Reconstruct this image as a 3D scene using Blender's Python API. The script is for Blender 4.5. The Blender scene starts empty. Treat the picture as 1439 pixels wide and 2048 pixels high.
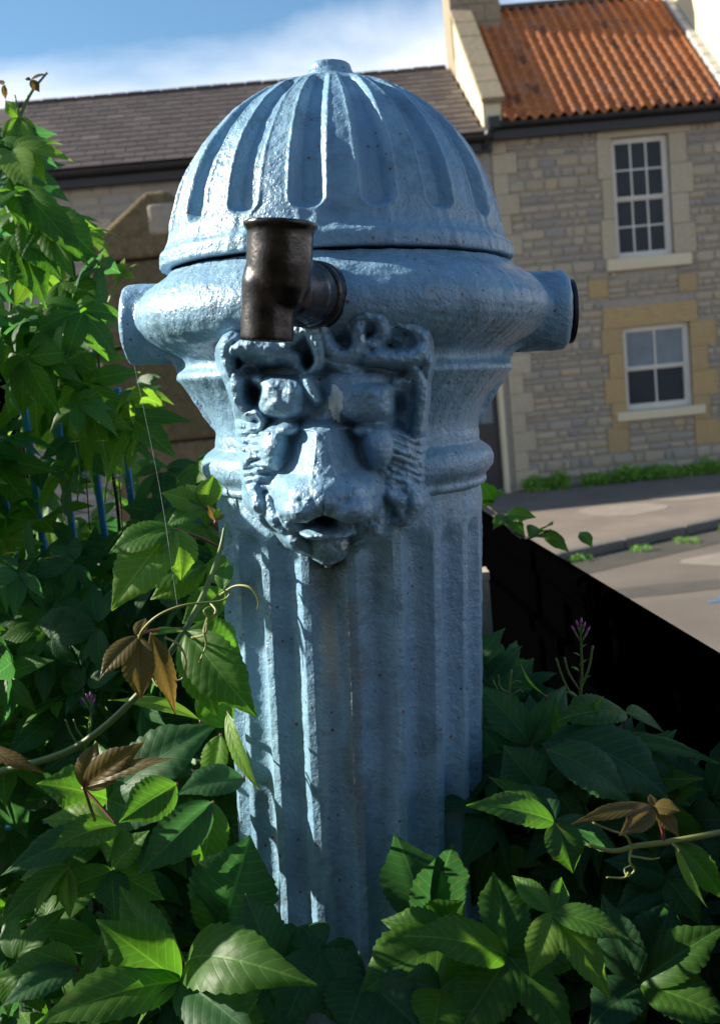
import bpy, bmesh, math, random
import numpy as np
from mathutils import Vector, Matrix
R = math.radians
rnd = random.Random(7)
sc = bpy.context.scene
col = sc.collection

# ------------------------------------------------------------------ camera, sky, sun, exposure
CAM = Vector((0, 0, 2.0)); FPX = 2000.0; PITCH = R(7.66); ROLL = R(5.5)
_f = Vector((0, math.cos(PITCH), -math.sin(PITCH)))
_r0 = Vector((1, 0, 0)); _u0 = _r0.cross(_f)
_r = _r0 * math.cos(ROLL) - _u0 * math.sin(ROLL); _u = _r.cross(_f)
cd = bpy.data.cameras.new('camera'); cam = bpy.data.objects.new('camera', cd); col.objects.link(cam)
m = Matrix((_r, _u, -_f)).transposed().to_4x4(); m.translation = CAM; cam.matrix_world = m
cd.sensor_fit = 'VERTICAL'; cd.sensor_height = 36; cd.sensor_width = 36
cd.lens = 36 * FPX / 2048; cd.clip_start = .05; cd.clip_end = 3000
cd.dof.use_dof = True; cd.dof.focus_distance = .98; cd.dof.aperture_fstop = 9.0
sc.camera = cam

SUN_E, SUN_A = R(28), R(9)          # elevation; azimuth swung behind the scene from due left
S = Vector((-math.cos(SUN_E) * math.cos(SUN_A), math.cos(SUN_E) * math.sin(SUN_A), math.sin(SUN_E)))
sd = bpy.data.lights.new('sun', 'SUN'); sd.energy = 5.0; sd.angle = R(.5); sd.color = (1, .92, .78)
sun = bpy.data.objects.new('sun', sd); col.objects.link(sun)
sun.rotation_euler = S.to_track_quat('Z', 'Y').to_euler(); sun.location = (-4, 2, 6)

w = bpy.data.worlds.new('World'); sc.world = w; w.use_nodes = True
nt = w.node_tree; N = nt.nodes; L = nt.links; N.clear()
out = N.new('ShaderNodeOutputWorld'); bg = N.new('ShaderNodeBackground'); bg.inputs[1].default_value = .055
sky = N.new('ShaderNodeTexSky'); sky.sky_type = 'NISHITA'; sky.sun_disc = False
sky.sun_elevation = SUN_E; sky.sun_rotation = math.atan2(S.x, S.y); sky.ozone_density = 1.3; sky.dust_density = .6
tc = N.new('ShaderNodeTexCoord'); mp = N.new('ShaderNodeMapping'); mp.inputs['Scale'].default_value = (1.6, 1.6, 4.2)
mp.inputs['Location'].default_value = (.35, .2, .62)
nz = N.new('ShaderNodeTexNoise'); nz.inputs['Scale'].default_value = 1.15; nz.inputs['Detail'].default_value = 7; nz.inputs['Roughness'].default_value = .52
nz.inputs['Distortion'].default_value = .35
rp = N.new('ShaderNodeValToRGB'); rp.color_ramp.elements[0].position = .42; rp.color_ramp.elements[1].position = .66
mx = N.new('ShaderNodeMix'); mx.data_type = 'RGBA'; mx.inputs['B'].default_value = (10.0, 10.4, 11.4, 1)
L.new(tc.outputs['Generated'], mp.inputs[0]); sx = N.new('ShaderNodeSeparateXYZ'); ma = N.new('ShaderNodeMath'); ma.operation = 'MULTIPLY_ADD'; ma.inputs[1].default_value = -3.6; ma.inputs[2].default_value = 1.08
ad = N.new('ShaderNodeMath'); ad.operation = 'ADD'; cl = N.new('ShaderNodeClamp'); cl.inputs['Min'].default_value = -.34; cl.inputs['Max'].default_value = .24
L.new(mp.outputs[0], nz.inputs['Vector']); L.new(tc.outputs['Generated'], sx.inputs[0]); L.new(sx.outputs[2], ma.inputs[0]); L.new(ma.outputs[0], cl.inputs[0]); L.new(cl.outputs[0], ad.inputs[0]); L.new(nz.outputs[0], ad.inputs[1]); L.new(ad.outputs[0], rp.inputs[0])
L.new(rp.outputs[0], mx.inputs['Factor']); tn = N.new('ShaderNodeMix'); tn.data_type = 'RGBA'; tn.blend_type = 'MULTIPLY'; tn.inputs['Factor'].default_value = 1; tn.inputs['B'].default_value = (.98, 1.30, 1.42, 1); L.new(sky.outputs[0], tn.inputs['A']); L.new(tn.outputs['Result'], mx.inputs['A']); L.new(mx.outputs['Result'], bg.inputs[0]); L.new(bg.outputs[0], out.inputs[0])

vs = sc.view_settings; vs.view_transform = 'Standard'; vs.look = 'None'; vs.gamma = 1; vs.use_curve_mapping = False; vs.exposure = 1.17
sc.cycles.max_bounces = 8; sc.cycles.transmission_bounces = 4
sc.cycles.use_denoising = True

# ------------------------------------------------------------------ helpers
def at(px, py, Y):
    """point at depth plane Y seen at photo pixel px, py"""
    d = _f + _r * ((px - 719.5) / FPX) - _u * ((py - 1024) / FPX)
    return CAM + d * (Y / d.y)

def tag(o, label=None, cat=None, group=None, kind=None):
    if label: o['label'] = label
    if cat: o['category'] = cat
    if group: o['group'] = group
    if kind: o['kind'] = kind
    return o

def empty(name, loc, rot=(0, 0, 0), parent=None):
    o = bpy.data.objects.new(name, None); col.objects.link(o); o.location = loc; o.rotation_euler = rot
    o.empty_display_size = .05
    if parent: o.parent = parent
    return o

def link(name, me, mat=None, parent=None, smooth=False):
    if mat and not me.materials: me.materials.append(mat)
    if smooth: me.polygons.foreach_set('use_smooth', np.ones(len(me.polygons), dtype=bool))
    o = bpy.data.objects.new(name, me); col.objects.link(o)
    if parent: o.parent = parent
    return o

def mesh(name, verts, faces, mat=None, uv=None):
    """verts Nx3, faces MxK (one K) -> mesh, fast"""
    v = np.asarray(verts, dtype=np.float32); f = np.asarray(faces, dtype=np.int32)
    me = bpy.data.meshes.new(name); me.vertices.add(len(v)); me.vertices.foreach_set('co', v.ravel())
    k = f.shape[1]; me.loops.add(f.size); me.loops.foreach_set('vertex_index', f.ravel())
    me.polygons.add(len(f)); me.polygons.foreach_set('loop_start', np.arange(0, f.size, k, dtype=np.int32))
    try: me.polygons.foreach_set('loop_total', np.full(len(f), k, dtype=np.int32))
    except Exception: pass
    if uv is not None:
        l = me.uv_layers.new(name='uv'); l.data.foreach_set('uv', np.asarray(uv, dtype=np.float32)[f.ravel()].ravel())
    me.update(calc_edges=True)
    if mat: me.materials.append(mat)
    return me

def grid_faces(nu, nv, wrap=False):
    """nu columns x nv rows of vertices, index = row*nu+col"""
    a = np.arange(nv - 1)[:, None] * nu; cidx = np.arange(nu if wrap else nu - 1)[None, :]
    n2 = (cidx + 1) % nu
    return np.stack([a + cidx, a + n2, a + nu + n2, a + nu + cidx], -1).reshape(-1, 4)

class MB:
    def __init__(s): s.v = []; s.f = []
    def add(s, v, f):
        n = len(s.v); s.v += [tuple(p) for p in v]; s.f += [tuple(n + i for i in q) for q in f]
    def box(s, x0, x1, y0, y1, z0, z1, M=None):
        v = [(x, y, z) for x in (x0, x1) for y in (y0, y1) for z in (z0, z1)]
        if M is not None: v = [M @ Vector(p) for p in v]
        s.add(v, [(0, 1, 3, 2), (4, 6, 7, 5), (0, 4, 5, 1), (2, 3, 7, 6), (0, 2, 6, 4), (1, 5, 7, 3)])
    def tube(s, pts, rad, n=8, cap=True):
        pts = [Vector(p) for p in pts]; k = len(pts)
        if not hasattr(rad, '__len__'): rad = [rad] * k
        ref = None; base = len(s.v)
        for i, p in enumerate(pts):
            t = (pts[min(i + 1, k - 1)] - pts[max(i - 1, 0)]).normalized()
            if ref is None: ref = t.orthogonal().normalized()
            ref = (ref - t * ref.dot(t)).normalized(); b = t.cross(ref)
            for j in range(n):
                a = 2 * math.pi * j / n; s.v.append(tuple(p + (ref * math.cos(a) + b * math.sin(a)) * rad[i]))
        for i in range(k - 1):
            for j in range(n):
                s.f.append((base + i * n + j, base + i * n + (j + 1) % n, base + (i + 1) * n + (j + 1) % n, base + (i + 1) * n + j))
        if cap:
            s.f.append(tuple(base + j for j in range(n))[::-1]); s.f.append(tuple(base + (k - 1) * n + j for j in range(n)))
    def mesh(s, name, mat=None):
        me = bpy.data.meshes.new(name); me.from_pydata(s.v, [], s.f); me.update()
        if mat: me.materials.append(mat)
        return me
    def build(s, name, mat, parent=None, smooth=False): return link(name, s.mesh(name, mat), None, parent, smooth)

def spline(pts, n=6):
    """Catmull-Rom through 3D points"""
    P = [Vector(p) for p in pts]; P = [2 * P[0] - P[1]] + P + [2 * P[-1] - P[-2]]; o = []
    for i in range(1, len(P) - 2):
        for k in range(n):
            t = k / n; a, b, c, d = P[i - 1], P[i], P[i + 1], P[i + 2]
            o.append(.5 * ((2 * b) + (c - a) * t + (2 * a - 5 * b + 4 * c - d) * t * t + (3 * b - a - 3 * c + d) * t ** 3))
    o.append(P[-2]); return o

def bevel(o, wd, seg=2, angle=35):
    md = o.modifiers.new('bevel', 'BEVEL'); md.width = wd; md.segments = seg; md.limit_method = 'ANGLE'; md.angle_limit = R(angle); return o

# ------------------------------------------------------------------ materials
class MT:
    def __init__(s, name, rough=.6, metal=0, spec=.5):
        s.m = bpy.data.materials.new(name); s.m.use_nodes = True; s.nt = s.m.node_tree; s.N = s.nt.nodes
        s.b = s.N['Principled BSDF']; s.b.inputs['Roughness'].default_value = rough; s.b.inputs['Metallic'].default_value = metal
        s.b.inputs['Specular IOR Level'].default_value = spec
    def n(s, t, **k):
        x = s.N.new('ShaderNode' + t)
        for a, b in k.items():
            if hasattr(x, a): setattr(x, a, b)
            else: x.inputs[a.replace('_', ' ')].default_value = b
        return x
    def l(s, a, b): s.nt.links.new(a, b)
    def co(s, kind='Object', scale=(1, 1, 1)):
        t = s.n('TexCoord'); mp = s.n('Mapping'); mp.inputs['Scale'].default_value = scale
        s.l(t.outputs[kind], mp.inputs[0]); return mp.outputs[0]
    def noise(s, vec, scale, detail=4, rough=.55, dist=0):
        x = s.n('TexNoise'); x.inputs['Scale'].default_value = scale; x.inputs['Detail'].default_value = detail
        x.inputs['Roughness'].default_value = rough; x.inputs['Distortion'].default_value = dist; s.l(vec, x.inputs['Vector']); return x.outputs[0]
    def ramp(s, fac, stops):
        x = s.n('ValToRGB'); e = x.color_ramp.elements
        while len(e) < len(stops): e.new(.5)
        for i, (p, c) in enumerate(stops):
            e[i].position = p; e[i].color = (*c, 1) if hasattr(c, '__len__') else (c, c, c, 1)
        s.l(fac, x.inputs[0]); return x.outputs[0]
    def mix(s, fac, a, b, mode='MIX'):
        x = s.n('Mix'); x.data_type = 'RGBA'; x.blend_type = mode
        for k, v in (('Factor', fac), ('A', a), ('B', b)):
            if hasattr(v, 'is_linked') or hasattr(v, 'links'): s.l(v, x.inputs[k])
            elif k == 'Factor': x.inputs[k].default_value = v
            else: x.inputs[k].default_value = (*v, 1)
        return x.outputs['Result']
    def math(s, op, a, b=None, c=None, clamp=False):
        x = s.n('Math'); x.operation = op; x.use_clamp = clamp
        for i, v in enumerate((a, b, c)):
            if v is None: continue
            if hasattr(v, 'links'): s.l(v, x.inputs[i])
            else: x.inputs[i].default_value = v
        return x.outputs[0]
    def col(s, c):
        if hasattr(c, 'links'): s.l(c, s.b.inputs['Base Color'])
        else: s.b.inputs['Base Color'].default_value = (*c, 1)
        return s
    def bump(s, h, strength=.3, dist=.01, prev=None):
        x = s.n('Bump'); x.inputs['Strength'].default_value = strength; x.inputs['Distance'].default_value = dist
        s.l(h, x.inputs['Height'])
        if prev: s.l(prev, x.inputs['Normal'])
        s.l(x.outputs[0], s.b.inputs['Normal']); return x.outputs[0]

def piece_tone(t):
    """a random value for each loose piece, whether an object of its own or an island in a joined mesh"""
    oi = t.n('ObjectInfo'); g = t.n('NewGeometry')
    return t.math('FRACT', t.math('ADD', oi.outputs['Random'], g.outputs['Random Per Island']))

def simple(name, c, rough=.6, metal=0, var=.25, scale=8, bump=.0, bd=.01, spec=.5):
    t = MT(name, rough, metal, spec); v = t.co()
    nz = t.noise(v, scale, 5)
    t.col(t.mix(nz, tuple(x * (1 - var) for x in c), tuple(min(1, x * (1 + var)) for x in c)))
    if bump: t.bump(t.noise(v, scale * 4, 4), bump, bd)
    return t.m

M = {}
def paint():
    t = MT('blue_gloss_paint', .36, 0, .55); v = t.co()
    base = t.mix(t.noise(v, 9, 4), (.155, .295, .435), (.225, .380, .515))
    # weathering: chalky streaks running down, rust freckles, old pale chips
    vs_ = t.co(scale=(38, 38, 3.2)); st = t.ramp(t.noise(vs_, 1, 4, .6), [(.46, 0), (.70, .75)])
    c = t.mix(st, base, (.27, .45, .555))
    grime = t.ramp(t.noise(v, 26, 6, .65), [(.50, 0), (.70, .7)]); c = t.mix(grime, c, (.10, .175, .22))
    vo = t.n('TexVoronoi'); vo.inputs['Scale'].default_value = 95; t.l(v, vo.inputs['Vector'])
    sp = t.ramp(vo.outputs['Distance'], [(.10, 1), (.22, 0)]); gate = t.ramp(t.noise(v, 15, 3), [(.47, 0), (.56, 1)])
    vc = t.math('GREATER_THAN', t.n('SeparateColor').outputs[0], .5)
    sepc = t.n('SeparateColor'); t.l(vo.outputs['Color'], sepc.inputs[0]); sel = t.math('GREATER_THAN', sepc.outputs[0], .45)
    rust = t.math('MULTIPLY', t.math('MULTIPLY', sp, gate), sel)
    c = t.mix(rust, c, (.16, .07, .025))
    # mineral run from the lion's mouth and a brown dribble beside it
    sp3 = t.n('SeparateXYZ'); t.l(v, sp3.inputs[0]); wob = t.math('MULTIPLY_ADD', t.noise(v, 24, 4, .6), .03, -.015)
    xx = t.math('ADD', sp3.outputs[0], wob)
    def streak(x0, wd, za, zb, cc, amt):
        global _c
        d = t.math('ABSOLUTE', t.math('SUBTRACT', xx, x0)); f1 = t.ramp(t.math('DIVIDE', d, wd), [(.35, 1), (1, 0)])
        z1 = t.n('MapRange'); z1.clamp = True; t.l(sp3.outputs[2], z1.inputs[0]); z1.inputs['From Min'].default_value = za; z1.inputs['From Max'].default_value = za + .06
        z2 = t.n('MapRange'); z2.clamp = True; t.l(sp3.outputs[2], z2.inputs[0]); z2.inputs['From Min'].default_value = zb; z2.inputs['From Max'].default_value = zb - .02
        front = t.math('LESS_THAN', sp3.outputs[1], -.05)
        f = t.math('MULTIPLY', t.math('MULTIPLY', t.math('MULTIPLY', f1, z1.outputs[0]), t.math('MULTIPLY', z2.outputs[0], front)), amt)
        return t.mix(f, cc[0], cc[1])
    c = streak(-.026, .012, .40, .53, (c, (.50, .52, .44)), .75)
    c = streak(-.036, .006, .05, .50, (c, (.30, .50, .50)), .6)
    c = streak(-.002, .014, .22, .54, (c, (.16, .15, .13)), .55)
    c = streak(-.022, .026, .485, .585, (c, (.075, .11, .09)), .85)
    t.col(c)
    rr = t.n('MapRange'); t.l(t.noise(v, 30, 3), rr.inputs[0]); rr.inputs['To Min'].default_value = .22; rr.inputs['To Max'].default_value = .42
    t.l(rr.outputs[0], t.b.inputs['Roughness'])
    # cast-iron lumps, orange peel and pinholes of many coats of paint
    pin = t.n('TexVoronoi'); pin.inputs['Scale'].default_value = 190; t.l(v, pin.inputs['Vector'])
    ph = t.ramp(pin.outputs['Distance'], [(.0, 0), (.30, 1)])
    b0 = t.bump(t.noise(v, 45, 4, .6), .2, .004); b1 = t.bump(t.noise(v, 120, 3, .5), .55, .0034, b0)
    b2 = t.bump(t.noise(v, 260, 4, .62), .62, .0020, b1)
    b3 = t.bump(t.mix(t.ramp(t.noise(v, 11, 3), [(.36, 0), (.52, 1)]), (1, 1, 1), ph), .45, .0016, b2)
    return t.m
M['paint'] = paint()
M['sunlit_chip'] = simple('pale_chip_painted_sun', (.60, .72, .76), .35, 0, .12, 60, .4, .001)  # pale blue-white: sunlight painted into the brow flake, shared by the small chips
M['cap_black'] = simple('tarred_cap', (.012, .015, .02), .4, 0, .3, 40, .3, .001)
M['moss'] = simple('green_algae_stain', (.10, .14, .11), .6, 0, .4, 80, .5, .001)
M['seam'] = simple('dark_seam', (.01, .01, .01), .9)
def bronze():
    t = MT('worn_dark_bronze', .3, .85); v = t.co()
    n1 = t.noise(v, 40, 5, .6)
    t.col(t.mix(t.ramp(n1, [(.35, 0), (.7, 1)]), (.022, .021, .022), (.095, .088, .082)))
    t.l(t.ramp(t.noise(v, 70, 4), [(.3, .18), (.7, .36)]), t.b.inputs['Roughness'])
    b = t.bump(t.noise(v, 60, 4), .2, .003); t.bump(t.noise(v, 400, 3), .25, .0008, b); return t.m
M['bronze'] = bronze()

def leaf_mat(name, a, b, trans, rough=.46, coat=.0):
    t = MT(name, rough, 0, .28)
    uv = t.n('UVMap'); sp = t.n('SeparateXYZ'); t.l(uv.outputs[0], sp.inputs[0])
    x = t.math('ABSOLUTE', sp.outputs[0]); y = sp.outputs[1]
    oi = t.n('ObjectInfo'); rn = oi.outputs['Random']
    v = t.co('Generated', (1, 1, 1)); nz = t.noise(v, 5, 4)
    base = t.mix(t.math('MULTIPLY_ADD', nz, .6, t.math('MULTIPLY', rn, .5)), a, b)
    # side veins slant forward from the midrib
    ph = t.math('MULTIPLY', t.math('SUBTRACT', y, t.math('MULTIPLY', x, .30)), 9.0)
    fr = t.math('ABSOLUTE', t.math('SUBTRACT', t.math('FRACT', ph), .5))
    vein = t.ramp(fr, [(.0, 1), (.09, 0)]); mid = t.ramp(x, [(.0, 1), (.05, 0)])
    vv = t.math('MAXIMUM', t.math('MULTIPLY', vein, .55), mid)
    c = t.mix(t.math('MULTIPLY', vv, .45), base, tuple(min(1, q * 2.2 + .02) for q in b)); t.col(c)
    bl = t.ramp(t.noise(t.co('Object'), 55, 4, .65), [(.60, 0), (.74, .6)]); c = t.mix(bl, c, (.14, .13, .035)); t.col(c)
    h = t.math('MULTIPLY_ADD', vein, -.7, t.math('MULTIPLY', mid, -1.0))
    q = t.ramp(fr, [(0, 0), (.5, 1)])
    b1 = t.bump(t.math('ADD', h, q), .16, .0012); t.bump(t.noise(t.co('Object'), 240, 3), .18, .001, b1)
    tr = t.n('BsdfTranslucent'); t.l(t.mix(1.0, c, tuple(trans), 'MULTIPLY'), tr.inputs[0])
    br = t.n('MixShader'); br.inputs[0].default_value = .42
    outn = t.N['Material Output']; t.l(t.b.outputs[0], br.inputs[1]); t.l(tr.outputs[0], br.inputs[2]); t.l(br.outputs[0], outn.inputs[0])
    return t.m
M['leaf'] = leaf_mat('creeper_leaf_green', (.028, .080, .014), (.062, .155, .020), (3.4, 3.6, 1.6))
M['leaf_blue'] = leaf_mat('creeper_leaf_deep_green', (.024, .074, .028), (.042, .118, .044), (2.6, 3.0, 1.8), .5)
M['leaf_young'] = leaf_mat('creeper_leaf_young', (.07, .15, .022), (.12, .21, .03), (2.8, 3.0, 1.4))
M['leaf_bronze'] = leaf_mat('creeper_leaf_bronze', (.075, .072, .018), (.125, .078, .022), (2.4, 2.2, 1.4), .42)
M['stem'] = simple('green_stem', (.09, .15, .035), .45, 0, .25, 30)
M['stem_red'] = simple('red_stem', (.16, .045, .03), .45, 0, .3, 30)
M['stem_brown'] = simple('woody_stem', (.045, .03, .02), .8, 0, .3, 30, .4)
M['tendril'] = simple('tendril_yellow_green', (.20, .22, .05), .45, 0, .25, 30)
M['pink'] = simple('pink_petal', (.42, .10, .32), .5); M['yellow'] = simple('yellow_petal', (.62, .45, .03), .5)
M['fluff'] = simple('dry_seed_head', (.35, .32, .27), .9); M['silk'] = simple('spider_silk', (.7, .7, .7), .3)
M['blue_rail'] = simple('bright_blue_paint', (.02, .22, .55), .35, 0, .2, 10, .1)
M['black'] = simple('black_paint', (.0005, .0005, .0006), .7, 0, .1, 6, 0, .004, 0)
M['gutter'] = simple('black_gutter', (.008, .008, .009), .45)
M['white'] = simple('white_window_paint', (.62, .60, .53), .5, 0, .08, 5)
M['door'] = simple('black_door_paint', (.018, .02, .024), .35)
def glass(name, c):
    t = MT(name, .25, 0, .12); v = t.co(); t.col(t.mix(t.noise(v, 3, 3), tuple(x * .6 for x in c), tuple(x * 1.3 for x in c))); t.bump(t.noise(v, 4, 2), .05, .01); return t.m
M['glass'] = glass('dark_window_glass', (.030, .040, .048)); M['blind'] = glass('pale_blind_behind_glass', (.19, .225, .25))

def stone(name, stops, bump=.5, sc_=14):
    t = MT(name, .88, 0, .2); v = t.co(); r_ = piece_tone(t)
    dk = (.16, .14, .11) if 'rubble' not in name else (.24, .21, .165)
    if 'mossy' in name: dk = (.045, .038, .018)
    c = t.ramp(r_, stops); n1 = t.noise(v, sc_, 6, .65)
    c = t.mix(t.ramp(n1, [(.3, .0), (.75, .65)]), c, dk); t.col(c)
    t.bump(n1, bump, .03 if 'mossy' not in name else .05); return t.m
M['rubble'] = stone('rubble_stone', [(0, (.40, .34, .25)), (.25, (.48, .41, .29)), (.5, (.54, .46, .32)), (.75, (.30, .29, .27)), (1, (.57, .44, .26))])
M['rubble_grey'] = stone('grey_coursed_stone', [(0, (.32, .31, .28)), (.5, (.40, .38, .33)), (1, (.46, .41, .32))])
M['ashlar'] = stone('cream_ashlar', [(0, (.56, .48, .34)), (1, (.50, .42, .29))], .2)
M['ochre'] = stone('ochre_ashlar', [(0, (.54, .37, .16)), (1, (.47, .33, .16))], .3)
M['mortar'] = stone('lime_mortar', [(0, (.36, .33, .28)), (1, (.40, .36, .30))], .4, 20)
M['pier'] = stone('mossy_gatepost_stone', [(0, (.20, .155, .08)), (1, (.29, .22, .12))], 1.0, 22)
M['pier_light'] = stone('pale_stone', [(0, (.42, .36, .27)), (1, (.40, .34, .26))], .5)
M['coping'] = stone('weathered_coping_stone', [(0, (.34, .28, .19)), (1, (.29, .24, .16))], .5)
M['cream'] = simple('cream_render', (.62, .54, .36), .8, 0, .12, 2)
M['lead'] = simple('lead_flashing', (.42, .43, .43), .5, .2, .3, 6)
def tile():
    t = MT('orange_clay_pantile', .75, 0, .3); v = t.co(); r_ = piece_tone(t)
    c = t.ramp(r_, [(0, (.48, .16, .05)), (.35, (.66, .25, .08)), (.7, (.56, .19, .06)), (.9, (.60, .27, .14)), (1, (.22, .09, .05))])
    c = t.mix(t.ramp(t.noise(v, 6, 5), [(.40, 0), (.68, .75)]), c, (.13, .065, .045))
    t.col(c); t.bump(t.noise(v, 40, 3), .3, .01); return t.m
M['tile'] = tile()
def slate():
    t = MT('purple_brown_slate', .7, 0, .3); v = t.co(); r_ = piece_tone(t)
    c = t.ramp(r_, [(0, (.062, .050, .048)), (.4, (.092, .074, .068)), (.8, (.078, .064, .058)), (1, (.12, .10, .09))])
    c = t.mix(t.ramp(t.noise(v, 4, 5), [(.5, 0), (.75, .5)]), c, (.05, .043, .035))
    t.col(c); t.bump(t.noise(v, 30, 3), .3, .01); return t.m
M['slate'] = slate()
def ground(name, a, b, patch=.4, sc_=1.1):
    t = MT(name, .92, 0, .25); v = t.co(); n1 = t.noise(v, sc_, 5); n2 = t.noise(v, 140, 3)
    c = t.mix(t.ramp(n1, [(.35, 0), (.7, 1)]), a, b); c = t.mix(t.math('MULTIPLY', n2, patch), c, tuple(x * .45 for x in a))
    cr = t.n('TexVoronoi'); cr.feature = 'DISTANCE_TO_EDGE'; cr.inputs['Scale'].default_value = .8; t.l(v, cr.inputs['Vector'])
    t.col(c); t.bump(n2, .4, .01); return t.m
M['road'] = ground('worn_asphalt', (.15, .125, .105), (.20, .17, .14))
M['pavement'] = ground('pavement_asphalt', (.19, .155, .13), (.25, .21, .175), .4, 1.6)
M['kerb'] = simple('kerb_stone', (.12, .11, .10), .85, 0, .3, 6, .3)
M['gutter_strip'] = simple('dark_gutter_surface', (.055, .05, .04), .95, 0, .5, 3, .4)  # darker brown-grey for the strip along the kerb and the ground sheet
M['soil'] = simple('dark_soil', (.008, .006, .005), .95, 0, .4, 10, .6)
M['mark'] = simple('blue_spray_mark', (.06, .20, .42), .7)
M['weed'] = leaf_mat('weed_leaf', (.06, .13, .02), (.11, .2, .035), (2.4, 2.6, 1.2), .5)

# ------------------------------------------------------------------ ground
def sheet(name, pts, z, mat, kind='structure'):
    o = MB(); o.add([(x, y, z) for x, y in pts], [tuple(range(len(pts)))]); ob = o.build(name, mat); ob['kind'] = kind; return ob
sheet('ground', [(-400, -400), (400, -400), (400, 600), (-400, 600)], -.16, M['gutter_strip'])
sheet('road', [(-60, -30), (60, -30), (60, 40.2), (-60, -22)][:0] or [(-60, -40), (60, -40), (60, 39.9), (2.2, 10.05), (-60, -21.5)], -.1, M['road'])
# kerb line runs obliquely to the houses: through (2.0,10.1) and (4.2,11.3)
kd = Vector((2.2, 1.2)).normalized(); kn = Vector((-kd.y, kd.x)); k0 = Vector((2.0, 10.15))
def kl(a, n): p = k0 + kd * a + kn * n; return (p.x, p.y)
sheet('pavement', [kl(-40, .14), kl(45, .14), (60, 60), (-60, 60)], 0, M['pavement'])
sheet('gutter_strip', [kl(-40, -.62), kl(45, -.62), kl(45, .0), kl(-40, .0)], -.096, M['gutter_strip'])
for i in range(-10, 16):
    b = MB(); a0 = kl(i * .92, .0); rot = math.atan2(kd.y, kd.x)
    Mx = Matrix.Translation((a0[0], a0[1], -.1)) @ Matrix.Rotation(rot, 4, 'Z'); b.box(.004, .912, 0, .138, 0, .108 + rnd.uniform(-.003, .003), Mx)
    o = b.build('kerb_stone', M['kerb']); bevel(o, .012); o['kind'] = 'structure'
# tarmac repairs in the pavement and the road
M['patch'] = ground('newer_tarmac', (.25, .215, .18), (.31, .27, .23), .35, 3); M['patch_dark'] = ground('dark_tarmac_repair', (.085, .078, .07), (.12, .11, .095), .4, 3)
for k, (cx, cy, rx, ry, zz, mt) in enumerate([(3.35, 12.7, .55, .5, .004, 'patch'), (4.5, 13.3, .6, .42, .004, 'patch'), (2.6, 8.6, .9, .22, -.096, 'patch_dark'), (3.6, 9.6, .5, .3, -.096, 'patch')]):
    q = random.Random(k); sheet('tarmac_patch', [(cx + rx * math.cos(a * .5236) * q.uniform(.85, 1.1), cy + ry * math.sin(a * .5236) * q.uniform(.85, 1.1)) for a in range(12)], zz, M[mt])
# sprayed utility marks on the road
g = empty('road_marking', (2.9, 8.1, -.094)); g['kind'] = 'structure'
b = MB()
for s_ in ([(0, 0), (.18, .02), (.26, .1), (.42, .12)], [(.3, -.02), (.5, .03), (.62, .0)], [(.55, .12), (.68, .17), (.74, .08), (.9, .14)], [(-.12, -.1), (.1, -.08), (.3, -.11)]):
    for p, q in zip(s_[:-1], s_[1:]):
        p = Vector(p); q = Vector(q); d = (q - p).normalized() * .02; n_ = Vector((-d.y, d.x)); b.add([(p - n_ - d).to_3d(), (q - n_ + d).to_3d(), (q + n_ + d).to_3d(), (p + n_ - d).to_3d()], [(0, 1, 2, 3)])
mk_ = b.build('sprayed_line', M['mark'], g)

# planting bed the fountain stands in, raised above the street and held by the black barrier
b = MB(); b.box(-3.2, .315, -1.5, 2.62, -.1, 1.24); o = b.build('planting_bed', M['soil']); o['kind'] = 'structure'

# ------------------------------------------------------------------ houses (local frame: x along the front, y into the house, z up)
PSI = R(2); C0 = 15.4 * math.cos(PSI)
hn = Vector((-math.sin(PSI), math.cos(PSI), 0)); hloc = hn * C0
def stone_variant(k, boxy=False):
    r_ = random.Random(100 + k + 50 * boxy); nx, nz_ = 4, 4; v = []; j = .25 if not boxy else .03
    for iz in range(nz_):
        for ix in range(nx):
            x = ix / (nx - 1); z = iz / (nz_ - 1); e = min(x, 1 - x, z, 1 - z)
            y = -(.60 + (.14 if e > .1 else 0) + r_.uniform(-j, j)) if e > .1 else -(.50 if not boxy else .62)
            cx = .04 * (1 if x in (0, 1) and z in (0, 1) else 0) * (0 if boxy else 1)
            xx = x + (cx if x == 0 else -cx if x == 1 else r_.uniform(-.06, .06) * (not boxy)); v.append((xx, y, z + (cx if z == 0 else -cx if z == 1 else 0)))
    f = [tuple(q) for q in grid_faces(nx, nz_).tolist()]
    ring = [0, 1, 2, 3, 7, 11, 15, 14, 13, 12, 8, 4]; n0 = len(v)
    for i in ring: v.append((v[i][0], .6, v[i][2]))
    for k2 in range(12): a, c = ring[k2], ring[(k2 + 1) % 12]; f.append((c, a, n0 + k2, n0 + (k2 + 1) % 12))
    me = bpy.data.meshes.new('stone'); me.from_pydata(v, [], f); me.update(); return me
SV = {}
def variants(mat, boxy=False):
    key = (mat.name, boxy)
    if key not in SV:
        L_ = []
        for k in range(6):
            me = stone_variant(k, boxy); me.materials.append(mat); me.polygons.foreach_set('use_smooth', np.ones(len(me.polygons), dtype=bool) * (not boxy)); L_.append(me)
        SV[key] = L_
    return SV[key]

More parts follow.
